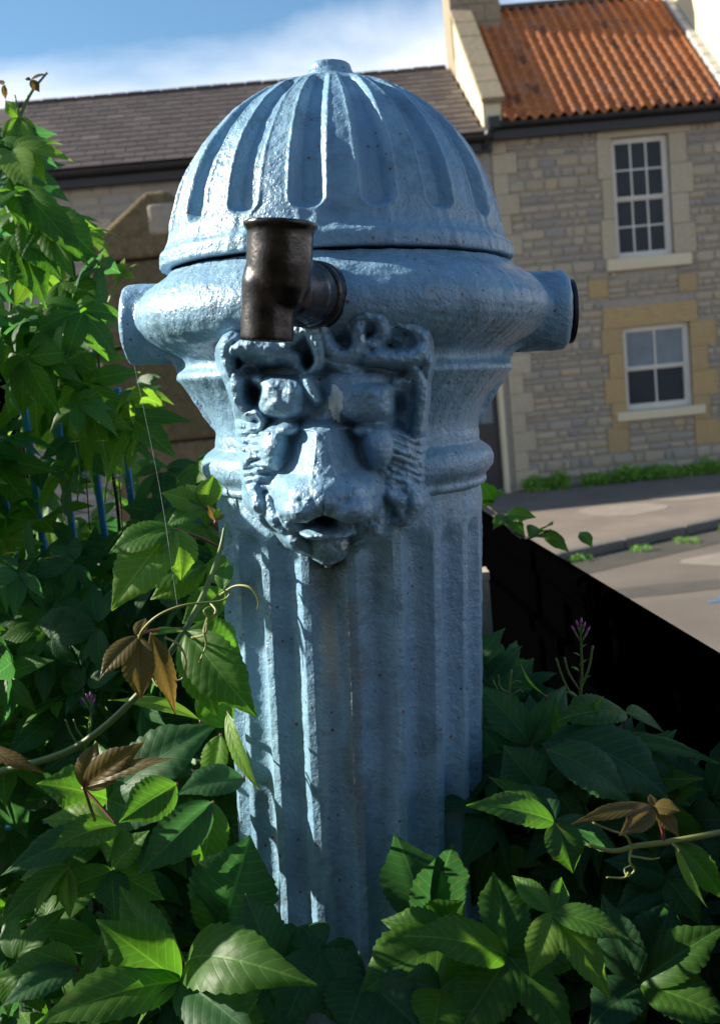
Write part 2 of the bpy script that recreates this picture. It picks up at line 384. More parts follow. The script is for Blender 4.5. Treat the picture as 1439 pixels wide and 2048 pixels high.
def put_stones(house, rects, mat, name='stone', depth=.05, boxy=False, limit=300):
    """rects (x0,x1,z0,z1); the first `limit` as objects, the rest joined"""
    V_ = variants(mat, boxy)
    for (x0, x1, z0, z1) in rects[:limit]:
        o = bpy.data.objects.new(name, rnd.choice(V_)); col.objects.link(o); o.parent = house
        o.location = (x0, 0, z0); o.scale = (x1 - x0, depth, z1 - z0)
    if len(rects) > limit:
        b = MB()
        for (x0, x1, z0, z1) in rects[limit:]:
            me = rnd.choice(V_)
            b.add([(x0 + v.co.x * (x1 - x0), v.co.y * depth, z0 + v.co.z * (z1 - z0)) for v in me.vertices], [tuple(p.vertices) for p in me.polygons])
        o = b.build('masonry', mat, house, True); o['kind'] = 'stuff'

def courses(x0, x1, z0, z1, holes, hmin=.065, hmax=.18, wmin=.10, wmax=.36, gap=.026):
    out = []; z = z0
    while z < z1 - .03:
        h = min(rnd.uniform(hmin, hmax), z1 - z)
        if z1 - z - h < .05: h = z1 - z
        # free spans
        sp = [(x0, x1)]
        for (a, b_, c, d) in holes:
            if c < z + h - .02 and d > z + .02:
                ns = []
                for (p, q) in sp:
                    if b_ <= p or a >= q: ns.append((p, q)); continue
                    if a > p: ns.append((p, a))
                    if b_ < q: ns.append((b_, q))
                sp = ns
        for (p, q) in sp:
            x = p
            while x < q - .01:
                w_ = rnd.uniform(wmin, wmax) * (.7 + h / hmax * .4)
                if q - x - w_ < .1: w_ = q - x
                jz = rnd.uniform(0, gap * .9); out.append((x + gap * rnd.uniform(.2, .8), x + w_ - gap * rnd.uniform(.2, .8), z + gap / 2 + jz * .4, z + h - gap / 2 - jz * rnd.random())); x += w_
        z += h
    return out

def wall_sheet(house, x0, x1, z0, z1, holes, mat, depth=.22, name='wall'):
    xs = sorted({x0, x1, *[h[0] for h in holes], *[h[1] for h in holes]}); zs = sorted({z0, z1, *[h[2] for h in holes], *[h[3] for h in holes]})
    b = MB()
    for i in range(len(xs) - 1):
        for j in range(len(zs) - 1):
            cx, cz = (xs[i] + xs[i + 1]) / 2, (zs[j] + zs[j + 1]) / 2
            if any(h[0] < cx < h[1] and h[2] < cz < h[3] for h in holes): continue
            b.add([(xs[i], 0, zs[j]), (xs[i + 1], 0, zs[j]), (xs[i + 1], 0, zs[j + 1]), (xs[i], 0, zs[j + 1])], [(0, 1, 2, 3)])
    for (a, c, d, e) in holes:
        b.add([(a, 0, d), (a, depth, d), (a, depth, e), (a, 0, e)], [(0, 1, 2, 3)]); b.add([(c, 0, d), (c, 0, e), (c, depth, e), (c, depth, d)], [(0, 1, 2, 3)])
        b.add([(a, 0, e), (a, depth, e), (c, depth, e), (c, 0, e)], [(0, 1, 2, 3)]); b.add([(a, 0, d), (c, 0, d), (c, depth, d), (a, depth, d)], [(0, 1, 2, 3)])
    # back and sides close the house
    b.add([(x0, 5.3, z0), (x1, 5.3, z0), (x1, 5.3, z1), (x0, 5.3, z1)], [(3, 2, 1, 0)])
    b.add([(x0, 0, z0), (x0, 5.3, z0), (x0, 5.3, z1), (x0, 0, z1)], [(3, 2, 1, 0)]); b.add([(x1, 0, z0), (x1, 5.3, z0), (x1, 5.3, z1), (x1, 0, z1)], [(0, 1, 2, 3)])
    return b.build(name, mat, house)

def window(house, x0, x1, z0, z1, cols, rows, upper_pale=False):
    wn = empty('window', ((x0 + x1) / 2, .12, z0), parent=house); W = x1 - x0; H = z1 - z0; hw = W / 2
    b = MB(); fr = .05   # box frame
    for (a, c, d, e) in ((-hw, -hw + fr, 0, H), (hw - fr, hw, 0, H), (-hw + fr, hw - fr, H - .045, H), (-hw + fr, hw - fr, 0, .06)): b.box(a, c, -.05, .05, d, e)
    o = b.build('frame', M['white'], wn); bevel(o, .006)
    mid = H * .5; iw0, iw1 = -hw + fr, hw - fr
    for k, (lo, hi, y) in enumerate(((.06, mid, .015), (mid, H - .045, -.015))):
        b = MB(); st = .032
        for (a, c, d, e) in ((iw0, iw0 + st, lo, hi), (iw1 - st, iw1, lo, hi), (iw0 + st, iw1 - st, hi - st, hi), (iw0 + st, iw1 - st, lo, lo + st)): b.box(a, c, y - .018, y + .018, d, e)
        gx0, gx1, gz0, gz1 = iw0 + st, iw1 - st, lo + st, hi - st; nr = rows // 2
        for i in range(1, cols):
            x = gx0 + (gx1 - gx0) * i / cols; b.box(x - .012, x + .012, y - .015, y + .015, gz0, gz1)
        for j in range(1, nr):
            z = gz0 + (gz1 - gz0) * j / nr
            for i in range(cols):
                xa = gx0 + (gx1 - gx0) * i / cols + (.012 if i else 0); xb = gx0 + (gx1 - gx0) * (i + 1) / cols - (.012 if i < cols - 1 else 0)
                b.box(xa, xb, y - .014, y + .014, z - .012, z + .012)
        b.build('sash', M['white'], wn)
        for i in range(cols):
            for j in range(nr):
                xa, xb = gx0 + (gx1 - gx0) * i / cols, gx0 + (gx1 - gx0) * (i + 1) / cols; za, zb = gz0 + (gz1 - gz0) * j / nr, gz0 + (gz1 - gz0) * (j + 1) / nr
                b2 = MB(); b2.box(xa, xb, y + .002, y + .006, za, zb); b2.build('pane', M['blind'] if (upper_pale and k == 1) else M['glass'], wn)
    return wn

# right house
house = empty('stone_house', hloc, (0, 0, PSI))
tag(house, 'rubble stone house with orange pantile roof and white sash windows', 'house')
up = (4.80, 5.68, 3.40, 5.17); lo = (4.81, 5.86, 1.08, 2.36)
X0, X1 = 3.0, 9.0; ZE = 5.40
wall_sheet(house, X0, X1, -.2, ZE, [up, lo], M['mortar'])
dress = []   # cream dressings (x0,x1,z0,z1,mat)
def blocks(x, z0, z1, n, wa, wb, side, mat):
    for i in range(n):
        wd = wa if i % 2 else wb; za = z0 + (z1 - z0) * i / n; zb = z0 + (z1 - z0) * (i + 1) / n
        dress.append(((x - wd, x, za + .004, zb - .004) if side < 0 else (x, x + wd, za + .004, zb - .004)) + (mat,))
blocks(up[0], 3.40, 5.17, 3, .17, .22, -1, 'ashlar'); blocks(up[1], 3.40, 5.17, 4, .26, .34, 1, 'ashlar')
dress.append((4.60, 6.02, 5.174, 5.37, 'ashlar'))
dress.append((4.52, 5.98, 2.365, 2.68, 'ochre'))
blocks(lo[0], .46, 2.36, 5, .24, .33, -1, 'ochre'); blocks(lo[1], .46, 2.36, 5, .26, .40, 1, 'ochre')
blocks(X0, .02, 5.38, 18, .22, .36, 1, 'ashlar')
for (a, c, d, e, mt) in [(4.33, 4.62, 2.85, 3.12, 'ochre'), (5.72, 6.0, 2.82, 3.08, 'ochre')]: dress.append((a, c, d, e, mt))
for (a, c, d, e, mt) in dress:
    dp = .05 if mt == 'ochre' else .055
    o = bpy.data.objects.new('dressed_stone', rnd.choice(variants(M[mt], True))); col.objects.link(o); o.parent = house; o.location = (a, 0, d); o.scale = (c - a, dp, e - d)
holes = [(up[0] - .01, up[1] + .01, up[2] - .2, up[3]), (lo[0] - .01, lo[1] + .01, lo[2] - .14, lo[3])] + [d[:4] for d in dress]
rects = courses(X0, 7.2, .0, ZE - .02, holes)
rects.sort(key=lambda r_: -((r_[1] - r_[0]) * (r_[3] - r_[2])) if r_[0] < 6.35 else 9)
lower = [r_ for r_ in rects]
put_stones(house, lower, M['rubble'])
for (a, c, d, e) in ((4.62, 5.92, 3.215, 3.395), (4.64, 6.02, .93, 1.075)):
    b = MB(); b.box(a, c, -.10, .10, d, e); o = b.build('window_sill', M['cream'], house); bevel(o, .015)
window(house, *up, 3, 4); window(house, *lo, 2, 2, True)
# roof of pantiles
RIDGE_Y, RIDGE_Z = 2.45, 7.93; EY, EZ = -.22, 5.50
rl = math.hypot(RIDGE_Y - EY, RIDGE_Z - EZ); rpitch = math.atan2(RIDGE_Z - EZ, RIDGE_Y - EY)
b = MB(); b.add([(3.1, EY + .04, EZ - .02), (6.62, EY + .04, EZ - .02), (6.62, RIDGE_Y, RIDGE_Z - .05), (3.1, RIDGE_Y, RIDGE_Z - .05)], [(0, 1, 2, 3)])
b.add([(3.1, RIDGE_Y, RIDGE_Z - .05), (6.62, RIDGE_Y, RIDGE_Z - .05), (6.62, 5.4, 5.4), (3.1, 5.4, 5.4)], [(0, 1, 2, 3)]); b.build('roof', M['slate'], house)
def pantile_mesh():
    n = 9; v = []; wd, ln = .182, .30
    for t_ in (0, .02):
        for y in (0, ln):
            for i in range(n):
                u = i / (n - 1); z = .040 * math.sin(u * 2 * math.pi * .98 + .5) + .004 - (y / ln) * .016; v.append((u * wd, y, z + t_ + .02))
    f = []
    for i in range(n - 1):
        f.append((2 * n + i, 2 * n + i + 1, 3 * n + i + 1, 3 * n + i)); f.append((i + 1, i, 2 * n + i, 2 * n + i + 1)[::-1])
    me = bpy.data.meshes.new('pantile'); me.from_pydata(v, [], f); me.update(); me.materials.append(M['tile']); me.polygons.foreach_set('use_smooth', [True] * len(f)); return me
pt = pantile_mesh(); nrow = 15; ncol = 20; dx = (6.60 - 3.18) / ncol
stuffb = MB(); cnt = 0
for j in range(nrow):
    for i in range(ncol):
        s_ = j * (rl - .05) / nrow
        Mx = Matrix.Translation((3.18 + i * dx, EY + s_ * math.cos(rpitch), EZ + s_ * math.sin(rpitch))) @ Matrix.Rotation(rpitch - .03 + rnd.uniform(-.012, .012), 4, 'X') @ Matrix.Rotation(rnd.uniform(-.015, .015), 4, 'Z')
        o = bpy.data.objects.new('pantile', pt); col.objects.link(o); o.parent = house; o.matrix_local = Mx
b = MB(); b.box(3.1, 6.62, RIDGE_Y - .09, RIDGE_Y + .09, RIDGE_Z - .03, RIDGE_Z + .07); o = b.build('ridge_cap', M['slate'], house); bevel(o, .03)
# gutter: half round trough
def gutter(house, x0, x1, y, z, r_=.065):
    b = MB(); n = 8; v = []
    for x in (x0, x1):
        for i in range(n + 1): a = math.pi + math.pi * i / n; v.append((x, y + r_ * math.cos(a), z + r_ * math.sin(a)))
        for i in range(n, -1, -1): a = math.pi + math.pi * i / n; v.append((x, y + r_ * .85 * math.cos(a), z + .004 + r_ * .85 * math.sin(a)))
    k = 2 * (n + 1); b.add(v, [(i, (i + 1) % k, k + (i + 1) % k, k + i) for i in range(k)] + [tuple(range(k))[::-1], tuple(range(k, 2 * k))])
    b.box(x0, x1, y + r_ + .001, y + r_ + .12, z - .20, z + .03); return b.build('gutter', M['gutter'], house)
gutter(house, 3.02, 7.0, -.26, 5.46)
# parapet gable with coping, and the chimney on it
def roofz(y): return EZ + (y - EY) * math.tan(rpitch)
b = MB(); px0, px1 = 2.90, 3.17
ys = [-.12, 2.5]; v = []
for x in (px0, px1):
    v += [(x, ys[0], 5.35), (x, ys[1], 5.35), (x, ys[1], roofz(ys[1]) + .26), (x, ys[0], roofz(ys[0]) + .26)]
b.add(v, [(0, 3, 2, 1), (4, 5, 6, 7), (0, 4, 7, 3), (3, 7, 6, 2), (1, 2, 6, 5)]); b.build('parapet', M['cream'], house)
nc = 6
for i in range(nc):
    y0 = -.2 + i * 2.2 / nc; Mx = Matrix.Translation((0, y0, roofz(y0) + .265)) @ Matrix.Rotation(rpitch, 4, 'X')
    b = MB(); ln = 2.2 / nc / math.cos(rpitch); b.box(px0 - .03, px1 + .05, .004, ln - .004, 0, .075 + rnd.uniform(-.004, .004), Mx); o = b.build('coping_stone', M['coping'], house); bevel(o, .01)
b = MB(); b.box(px0 - .02, px0 + .80, 1.95, 2.75, 6.3, 9.3); ch = b.build('chimney', M['coping'], house); bevel(ch, .02)
for kz in range(8):
    for ky in range(3):
        zz = 7.05 + kz * .28; off = .13 * (kz % 2); a = px0 - .035 + ky * .29 - (off if ky else 0); c = min(px0 + .815, px0 - .035 + (ky + 1) * .29 - off)
        b = MB(); b.box(a + .005, c - .005, 1.93, 1.948, zz, zz + .27); o = b.build('block', M['coping'], ch)
b = MB(); b.box(px0 + .0, px0 + .95, 1.72, 1.94, 7.0, 7.14); b.build('flashing', M['lead'], house)
# hopper and elbow of the downpipe where the two gutters meet
b = MB(); b.tube(spline([(3.02, -.26, 5.43), (2.93, -.28, 5.36), (2.90, -.24, 5.22), (2.86, -.2, 5.16)], 4), .045, 8); b.box(2.93, 3.1, -.34, -.18, 5.40, 5.56); b.build('rainwater_hopper', M['gutter'], house)

# left house: slate roof
lh = empty('slate_cottage', hloc, (0, 0, PSI)); tag(lh, 'long grey stone cottage with dark slate roof behind the fountain', 'house')
door = (1.98, 2.90, .02, 2.08)
wall_sheet(lh, -9, 2.995, -.2, 5.28, [door], M['mortar'])
dd = []
for (a, c, d, e) in [(-3.05, -2.70, 4.18, 4.66), (2.62, 2.94, 2.2, 2.5), (1.9, 2.6, 2.12, 2.34)]: dd.append((a, c, d, e))
for (a, c, d, e) in dd:
    o = bpy.data.objects.new('dressed_stone', rnd.choice(variants(M['ashlar'], True))); col.objects.link(o); o.parent = lh; o.location = (a, 0, d); o.scale = (c - a, .055, e - d)
r1 = courses(-4.4, -1.0, 3.6, 5.22, dd, .11, .16, .2, .45); r2 = courses(2.1, 2.98, 3.0, 5.22, dd, .10, .16, .18, .4) + courses(2.1, 2.98, 2.35, 3.0, dd)
r3 = courses(-1.0, 2.1, 2.35, 5.22, dd, .12, .17, .25, .5) + courses(-4.4, 1.9, 0, 2.35, dd + [door], .12, .17, .25, .5) + courses(-4.4, -1, 2.35, 3.6, dd, .12, .17, .25, .5)
put_stones(lh, r1 + r2 + r3, M['rubble_grey'], depth=.03)
LRY, LRZ = 2.45, 7.06; LEY, LEZ = -.24, 5.36; ll = math.hypot(LRY - LEY, LRZ - LEZ); lp = math.atan2(LRZ - LEZ, LRY - LEY)
b = MB(); b.add([(-9, LEY + .03, LEZ - .02), (2.89, LEY + .03, LEZ - .02), (2.89, LRY, LRZ - .03), (-9, LRY, LRZ - .03)], [(0, 1, 2, 3)])
b.add([(-9, LRY, LRZ - .03), (2.89, LRY, LRZ - .03), (2.89, 5.4, 5.2), (-9, 5.4, 5.2)], [(0, 1, 2, 3)]); b.build('roof', M['slate'], lh)
b = MB(); b.box(0, .29, 0, .25, 0, .012); sm = b.mesh('slate', M['slate']); nr_ = 14; extra = MB(); cnt = 0
cells = []
for j in range(nr_):
    for i in range(-15, 10):
        x = i * .30 + (.15 if j % 2 else 0)
        if x > 2.78: continue
        cells.append((j, x))
cells.sort(key=lambda q: abs(q[1] + .6) < 0)
vis = [q for q in cells if -4.3 < q[1] < -.9 or q[1] > 1.5]; rest = [q for q in cells if q not in vis]
for n_, (j, x) in enumerate(vis + rest):
    s_ = j * (ll - .06) / nr_
    Mx = Matrix.Translation((x, LEY + s_ * math.cos(lp), LEZ + s_ * math.sin(lp))) @ Matrix.Rotation(lp - .055 + rnd.uniform(-.01, .01), 4, 'X') @ Matrix.Rotation(rnd.uniform(-.01, .01), 4, 'Z')
    if n_ < 300:
        o = bpy.data.objects.new('slate', sm); col.objects.link(o); o.parent = lh; o.matrix_local = Mx @ Matrix.Translation((0, 0, .012))
    else: extra.box(0, .29, 0, .25, .012, .024, Mx)
o = extra.build('slates', M['slate'], lh); o['kind'] = 'stuff'
for i in range(26):
    b = MB(); x = -4.6 + i * .285; b.box(x, x + .28, LRY - .08, LRY + .08, LRZ - .03, LRZ + .045 + rnd.uniform(-.004, .006)); o = b.build('ridge_tile', M['slate'], lh); bevel(o, .02)
gutter(lh, -9, 2.99, -.27, 5.31, .075)
# door
dr = empty('door', ((door[0] + door[1]) / 2, .16, 0), parent=lh); hw = (door[1] - door[0]) / 2
b = MB(); b.box(-hw + .07, hw - .07, -.02, .03, .02, 2.0); b.box(-hw + .12, hw - .12, -.032, -.021, .15, .75); b.box(-hw + .12, hw - .12, -.032, -.021, .85, 1.0); b.build('door_leaf', M['door'], dr)
for i in range(3):
    for j in range(2):
        xa = -hw + .13 + i * .22; b = MB(); b.box(xa, xa + .19, -.036, -.022, 1.1 + j * .4, 1.45 + j * .4); b.build('pane', M['blind'], dr)
b = MB(); b.box(-hw, -hw + .07, -.06, .05, 0, 2.05); b.box(hw - .07, hw, -.2, .05, 0, 2.05); b.box(-hw + .07, hw - .07, -.06, .05, 2.0, 2.07); b.build('door_frame', M['cream'], dr)

# taller neighbour whose rendered gable catches the sun
nb = empty('tall_neighbour_house', hloc, (0, 0, PSI)); tag(nb, 'taller cream rendered house beyond the orange roof at the top right', 'house')
b = MB(); b.add([(6.66, -.02, 5.3), (6.66, 5.2, 5.3), (6.66, 5.2, 8.6), (6.66, 2.6, 10.6), (6.66, -.02, 8.6), (12, -.02, 5.3), (12, 5.2, 5.3), (12, 5.2, 8.6), (12, 2.6, 10.6), (12, -.02, 8.6)],
    [(0, 4, 3, 2, 1), (5, 6, 7, 8, 9), (0, 5, 9, 4), (1, 2, 7, 6), (2, 3, 8, 7), (3, 4, 9, 8)]); b.build('wall', M['cream'], nb)
for i in range(12):
    s0 = i * rl / 12; Mx = Matrix.Translation((6.52, EY + s0 * math.cos(rpitch), roofz(EY + s0 * math.cos(rpitch)) + .05)) @ Matrix.Rotation(rpitch, 4, 'X')
    b = MB(); b.box(0, .135, .01, rl / 12 - .01, 0, .09, Mx); o = b.build('flashing', M['lead'], nb); bevel(o, .015)

# stone gate pier
pr = empty('stone_gatepost', (-1.04, 6.0, -.1)); tag(pr, 'dark mossy stone gatepost with a gabled cap left of the fountain', 'gatepost')
zs = [0, .62, 1.2, 1.82, 2.4, 2.9]
for i in range(5):
    b = MB(); j = rnd.uniform(-.008, .008); b.box(-.42 + j, .42 + j, 0, .8, zs[i] + .004, zs[i + 1] - .004); o = b.build('block', M['pier'], pr); bevel(o, .03, 3)
b = MB(); b.add([(-.44, -.03, 2.905), (.5, -.03, 2.905), (.5, -.03, 2.96), (.1, -.03, 3.27), (-.02, -.03, 3.27), (-.44, -.03, 2.96)] + [(-.44, .83, 2.905), (.5, .83, 2.905), (.5, .83, 2.96), (.1, .83, 3.27), (-.02, .83, 3.27), (-.44, .83, 2.96)],
    [(0, 1, 2, 3, 4, 5), (11, 10, 9, 8, 7, 6)] + [(i, (i + 6), (i + 1) % 6 + 6, (i + 1) % 6) for i in range(6)]); o = b.build('gabled_cap', M['pier'], pr); bevel(o, .03, 3)
b = MB(); b.box(-.02, .16, -.05, .2, 3.02, 3.2, Matrix.Translation((0, .0, 0)) @ Matrix.Rotation(0, 4, 'Y')); o = b.build('pale_stone', M['pier_light'], pr); bevel(o, .03, 3)

# weeds along the foot of the house
def blade_bush(name, loc, r_, h, n, mat, parent=None, seed=0, lsz=.07):
    q = random.Random(seed); b = MB()
    for k in range(n):
        a = q.uniform(0, 6.28); rr = r_ * math.sqrt(q.random()); z = h * q.random() * (1 - .5 * rr / r_); p = Vector((rr * math.cos(a), rr * .5 * math.sin(a), z))
        d = Vector((q.uniform(-1, 1), q.uniform(-1, 1), q.uniform(-.2, 1))).normalized(); s_ = d.orthogonal().normalized(); s_ = (s_ + d.cross(s_) * q.uniform(-1, 1)).normalized(); l_ = lsz * q.uniform(.6, 1.3)
        b.add([p, p + d * l_ * .5 + s_ * l_ * .3, p + d * l_, p + d * l_ * .5 - s_ * l_ * .3], [(0, 1, 2, 3)])
    o = b.build(name, mat, parent); o.location = loc; return o
def hp(s_, y, z): v = hloc + Vector((s_ * math.cos(PSI) - y * math.sin(PSI), s_ * math.sin(PSI) + y * math.cos(PSI), z)); return v
wl = ['clump of weeds nearest the door foot', 'small tuft of weeds between door and lower window', 'leafy weed clump left under the lower window', 'broad green weed clump under the lower window sill', 'weed clump under the right side of the lower window', 'low weeds at the house foot toward the right edge', 'taller weed clump below the window right jamb', 'weeds at the far right of the house foot']
for k, (s_, r_, h) in enumerate([(3.28, .22, .26), (3.62, .18, .3), (4.22, .22, .2), (4.7, .26, .3), (5.18, .28, .25), (5.6, .18, .14), (5.95, .3, .26), (6.35, .22, .2)]):
    wd = empty('weed', hp(s_, -.16, 0)); tag(wd, wl[k] + ', growing against the stone wall', 'weed', 'weeds along the foot of the stone house')
    blade_bush('foliage', (0, 0, 0), r_, h, 420, M['weed'], wd, k)
for k, (a, n_) in enumerate([(.9, -.25), (1.5, -.3), (2.3, -.2), (.2, -.1)]):
    x, y = kl(a, n_); wd = blade_bush('weed_tuft', (x, y, -.1), .14, .09, 90, M['leaf'], None, 50 + k, .03)
    tag(wd, ['low weed tuft in the gutter, second from the left', 'low weed tuft in the gutter, third from the left', 'low weed tuft in the gutter nearest the right edge', 'low weed tuft in the gutter nearest the fountain'][k], 'weed', 'weed tufts in the gutter')

# ------------------------------------------------------------------ black barrier beside the fountain
bp0, bp1 = Vector((.423, 1.27)), Vector((.309, 2.84)); bd = (bp1 - bp0).normalized(); bnn = Vector((bd.y, -bd.x))   # bnn points to the street
ang = math.atan2(bd.y, bd.x); ba = empty('black_barrier', (bp0.x, bp0.y, 1.2), (0, 0, ang)); tag(ba, 'long black painted retaining barrier running back beside the fountain', 'barrier')
LN = 1.55
b = MB(); b.box(-1.7, LN, -.028, -.006, -1.3, .34); b.build('panel', M['black'], ba)
b = MB(); b.box(-1.7, LN, -.034, .0, .34, .40); o = b.build('top_rail', M['black'], ba); bevel(o, .012, 4)
b = MB(); b.box(-1.7, LN, -.005, .012, .22, .25); b.build('ledge', M['black'], ba)
gp = empty('timber_post', at(972, 1330, 1.9)); tag(gp, 'weathered pale timber post half hidden right behind the fountain', 'post')
b = MB(); b.box(-.014, .018, 0, .05, -.3, .17); b.box(-.016, .02, -.002, .052, .17, .185); b.build('shaft', M['pier_light'], gp)

# ------------------------------------------------------------------ the fountain
TILT = math.atan(.0613)
F0 = Vector((-.0484, 1.15, 1.25)); FM = Matrix.Translation(F0) @ Matrix.Rotation(TILT, 4, 'Y'); FI = FM.inverted()
ft = empty('drinking_fountain', F0, (0, TILT, 0)); tag(ft, 'pale blue cast iron drinking fountain with fluted column, domed cap and lion head', 'fountain')

def lump(x, y, z, a=.0006):
    return a * (np.sin(x * 71 + z * 43 + 1) * np.sin(y * 67 - z * 39 + 2) + .6 * np.sin(x * 173 - z * 131 + 3) * np.sin(y * 161 + z * 97) + .4 * np.sin(x * 331 + z * 287) * np.sin(y * 353 - z * 301 + 1))
def lathe_poly(prof, nphi, nz_, rfun, name, mat, parent, off=(0, 0), cap=False):
    P = np.array(prof); d = np.r_[0, np.cumsum(np.hypot(np.diff(P[:, 0]), np.diff(P[:, 1])))]; s_ = np.linspace(0, d[-1], nz_)
    z = np.interp(s_, d, P[:, 0]); r_ = np.interp(s_, d, P[:, 1])
    # soften the polyline
    for _ in range(2): z[1:-1] = (z[:-2] + 2 * z[1:-1] + z[2:]) / 4; r_[1:-1] = (r_[:-2] + 2 * r_[1:-1] + r_[2:]) / 4
    ph = np.linspace(0, 2 * np.pi, nphi, endpoint=False); Z, PH = np.meshgrid(z, ph, indexing='ij'); RR = np.broadcast_to(r_[:, None], Z.shape).copy()
    if rfun: RR = rfun(RR, Z, PH)
    x = RR * np.sin(PH) + off[0]; y = -RR * np.cos(PH) + off[1]; l_ = lump(x, y, Z); x = x + np.sin(PH) * l_; y = y - np.cos(PH) * l_
    v = np.stack([x, y, Z], -1).reshape(-1, 3); f = grid_faces(nphi, nz_, True)
    if z[0] > z[-1]: f = f[:, ::-1]
    me = mesh(name, v, f, mat); return link(name, me, None, parent, True)
def sstep(a, b_, x): t = np.clip((x - a) / (b_ - a), 0, 1); return t * t * (3 - 2 * t)

# column: twenty shallow flutes, rounded heads under the collar
def colr(RR, Z, PH):
    a = (PH * 20 / (2 * np.pi)) % 1.0 - .5        # 0 at flute centre, +-.5 on the ridge
    fl = np.cos(np.clip(a / .40, -1, 1) * np.pi / 2) ** 1.0
    top = sstep(.600, .575, Z + 0 * PH)
    return RR + .0026 - .0118 * fl * top
lathe_poly([(.632, .1479), (.6116, .1499), (.4933, .1485), (.3717, .1471), (.2213, .1448), (.0657, .1443), (-.02, .145)], 800, 220, colr, 'column', M['paint'], ft)
lathe_poly([(.70, .148), (.685, .1502), (.6783, .1504), (.6737, .1572), (.6696, .1623), (.6639, .1658), (.6581, .1664), (.6517, .1655), (.6459, .1616), (.6413, .1572), (.6378, .1562), (.6349, .1579), (.6314, .1569), (.6279, .1507), (.6233, .148), (.618, .140)], 500, 90, None, 'collar', M['paint'], ft)
# head casting: bulging ring, neck and the two side outlets run together
ringp = [(.8716, .1883), (.8665, .192), (.861, .2), (.854, .2115), (.8446, .221), (.8335, .228), (.8224, .230), (.811, .2275), (.801, .220), (.792, .208), (.785, .194), (.779, .183), (.773, .1785), (.767, .180), (.762, .187), (.756, .188), (.7512, .1825), (.741, .1726), (.7268, .1612), (.7143, .1548), (.7012, .15), (.6851, .1483)]
bm = bmesh.new(); NP = 160
def ring_verts(z, r_): return [bm.verts.new((r_ * math.cos(2 * math.pi * i / NP), r_ * math.sin(2 * math.pi * i / NP), z)) for i in range(NP)]
pr_ = [(.8716, .001)] + ringp + [(.6851, .001)]; prev = None
for (z, r_) in pr_:
    cur = ring_verts(z, r_)
    if prev:
        for i in range(NP): bm.faces.new((prev[i], cur[i], cur[(i + 1) % NP], prev[(i + 1) % NP]))
    else: bm.faces.new(cur)
    prev = cur
bm.faces.new(prev[::-1])
PZ = .8190
for (xa, xb, r0, r1) in ((-.2445, -.05, .0445, .047), (.252, .05, .0445, .047)):
    n = 64; prev = None
    segs = [(xa, r0 - .005), (xa + (.004 if xa < 0 else -.004), r0), (xa * .9, r0), (xb, r1)]
    for k, (x, r_) in enumerate(segs):
        cur = [bm.verts.new((x, r_ * math.cos(2 * math.pi * i / n), PZ + r_ * math.sin(2 * math.pi * i / n))) for i in range(n)]
        if prev:
            for i in range(n):
                q = (prev[i], prev[(i + 1) % n], cur[(i + 1) % n], cur[i]); bm.faces.new(q if xa < 0 else q[::-1])
        else: bm.faces.new(cur if xa > 0 else cur[::-1])
        prev = cur
    bm.faces.new(prev[::-1] if xa > 0 else prev)
    # web flaring from the neck up to the outlet
    sgn = -1 if xa < 0 else 1; vv = []
    prof = [(.15, .70, .034), (.176, .742, .030), (.190, .775, .028), (.213, .79, .026), (.225, .82, .022)]
    prev = None
    for (x, z, hy) in prof:
        cur = [bm.verts.new((sgn * x, -hy, z)), bm.verts.new((sgn * x, hy, z)), bm.verts.new((sgn * .05, hy + .02, z)), bm.verts.new((sgn * .05, -hy - .02, z))]
        if prev:
            for i in range(4):
                q = (prev[i], prev[(i + 1) % 4], cur[(i + 1) % 4], cur[i]); bm.faces.new(q if sgn > 0 else q[::-1])
        else: bm.faces.new(cur[::-1] if sgn > 0 else cur)
        prev = cur
    bm.faces.new(prev if sgn > 0 else prev[::-1])
bmesh.ops.recalc_face_normals(bm, faces=bm.faces)
me = bpy.data.meshes.new('ring_casting'); bm.to_mesh(me); bm.free(); tmp = bpy.data.objects.new('tmp', me); col.objects.link(tmp)
def remeshed(tmp, voxel, smooth, name, mat, parent, lumps=True):
    md = tmp.modifiers.new('r', 'REMESH'); md.mode = 'VOXEL'; md.voxel_size = voxel
    ms = tmp.modifiers.new('s', 'SMOOTH'); ms.factor = .5; ms.iterations = smooth
    dg = bpy.context.evaluated_depsgraph_get(); dg.update(); me2 = bpy.data.meshes.new_from_object(tmp.evaluated_get(dg)); me2.name = name
    old = tmp.data; bpy.data.objects.remove(tmp); bpy.data.meshes.remove(old)
    me2.materials.clear(); me2.materials.append(mat)
    if lumps:
        n = len(me2.vertices); co = np.empty(n * 3, dtype=np.float32); me2.vertices.foreach_get('co', co); co = co.reshape(-1, 3); nn = np.empty(n * 3, dtype=np.float32); me2.vertices.foreach_get('normal', nn); nn = nn.reshape(-1, 3)
        co += nn * lump(co[:, 0], co[:, 1], co[:, 2], .0007)[:, None]; me2.vertices.foreach_set('co', co.ravel().astype(np.float32)); me2.update()
    return link(name, me2, None, parent, True)
remeshed(tmp, .0024, 4, 'ring_casting', M['paint'], ft)
# blank cap plate on the right outlet
b = MB(); n = 40
for (xa, xb, r_) in ((.2522, .2545, .031), (.2546, .2595, .036), (.2596, .2625, .018)):
    b.add([(x, r_ * math.cos(6.2832 * i / n), PZ - .001 + r_ * math.sin(6.2832 * i / n)) for x in (xa, xb) for i in range(n)], [(i, (i + 1) % n, n + (i + 1) % n, n + i) for i in range(n)] + [tuple(range(n))[::-1], tuple(range(n, 2 * n))])
o = b.build('outlet_cap', M['cap_black'], ft); bevel(o, .001)
# dark joint between cap and ring
lathe_poly([(.873, .10), (.8735, .184), (.8712, .184), (.87, .10)], 200, 10, None, 'joint', M['seam'], ft)
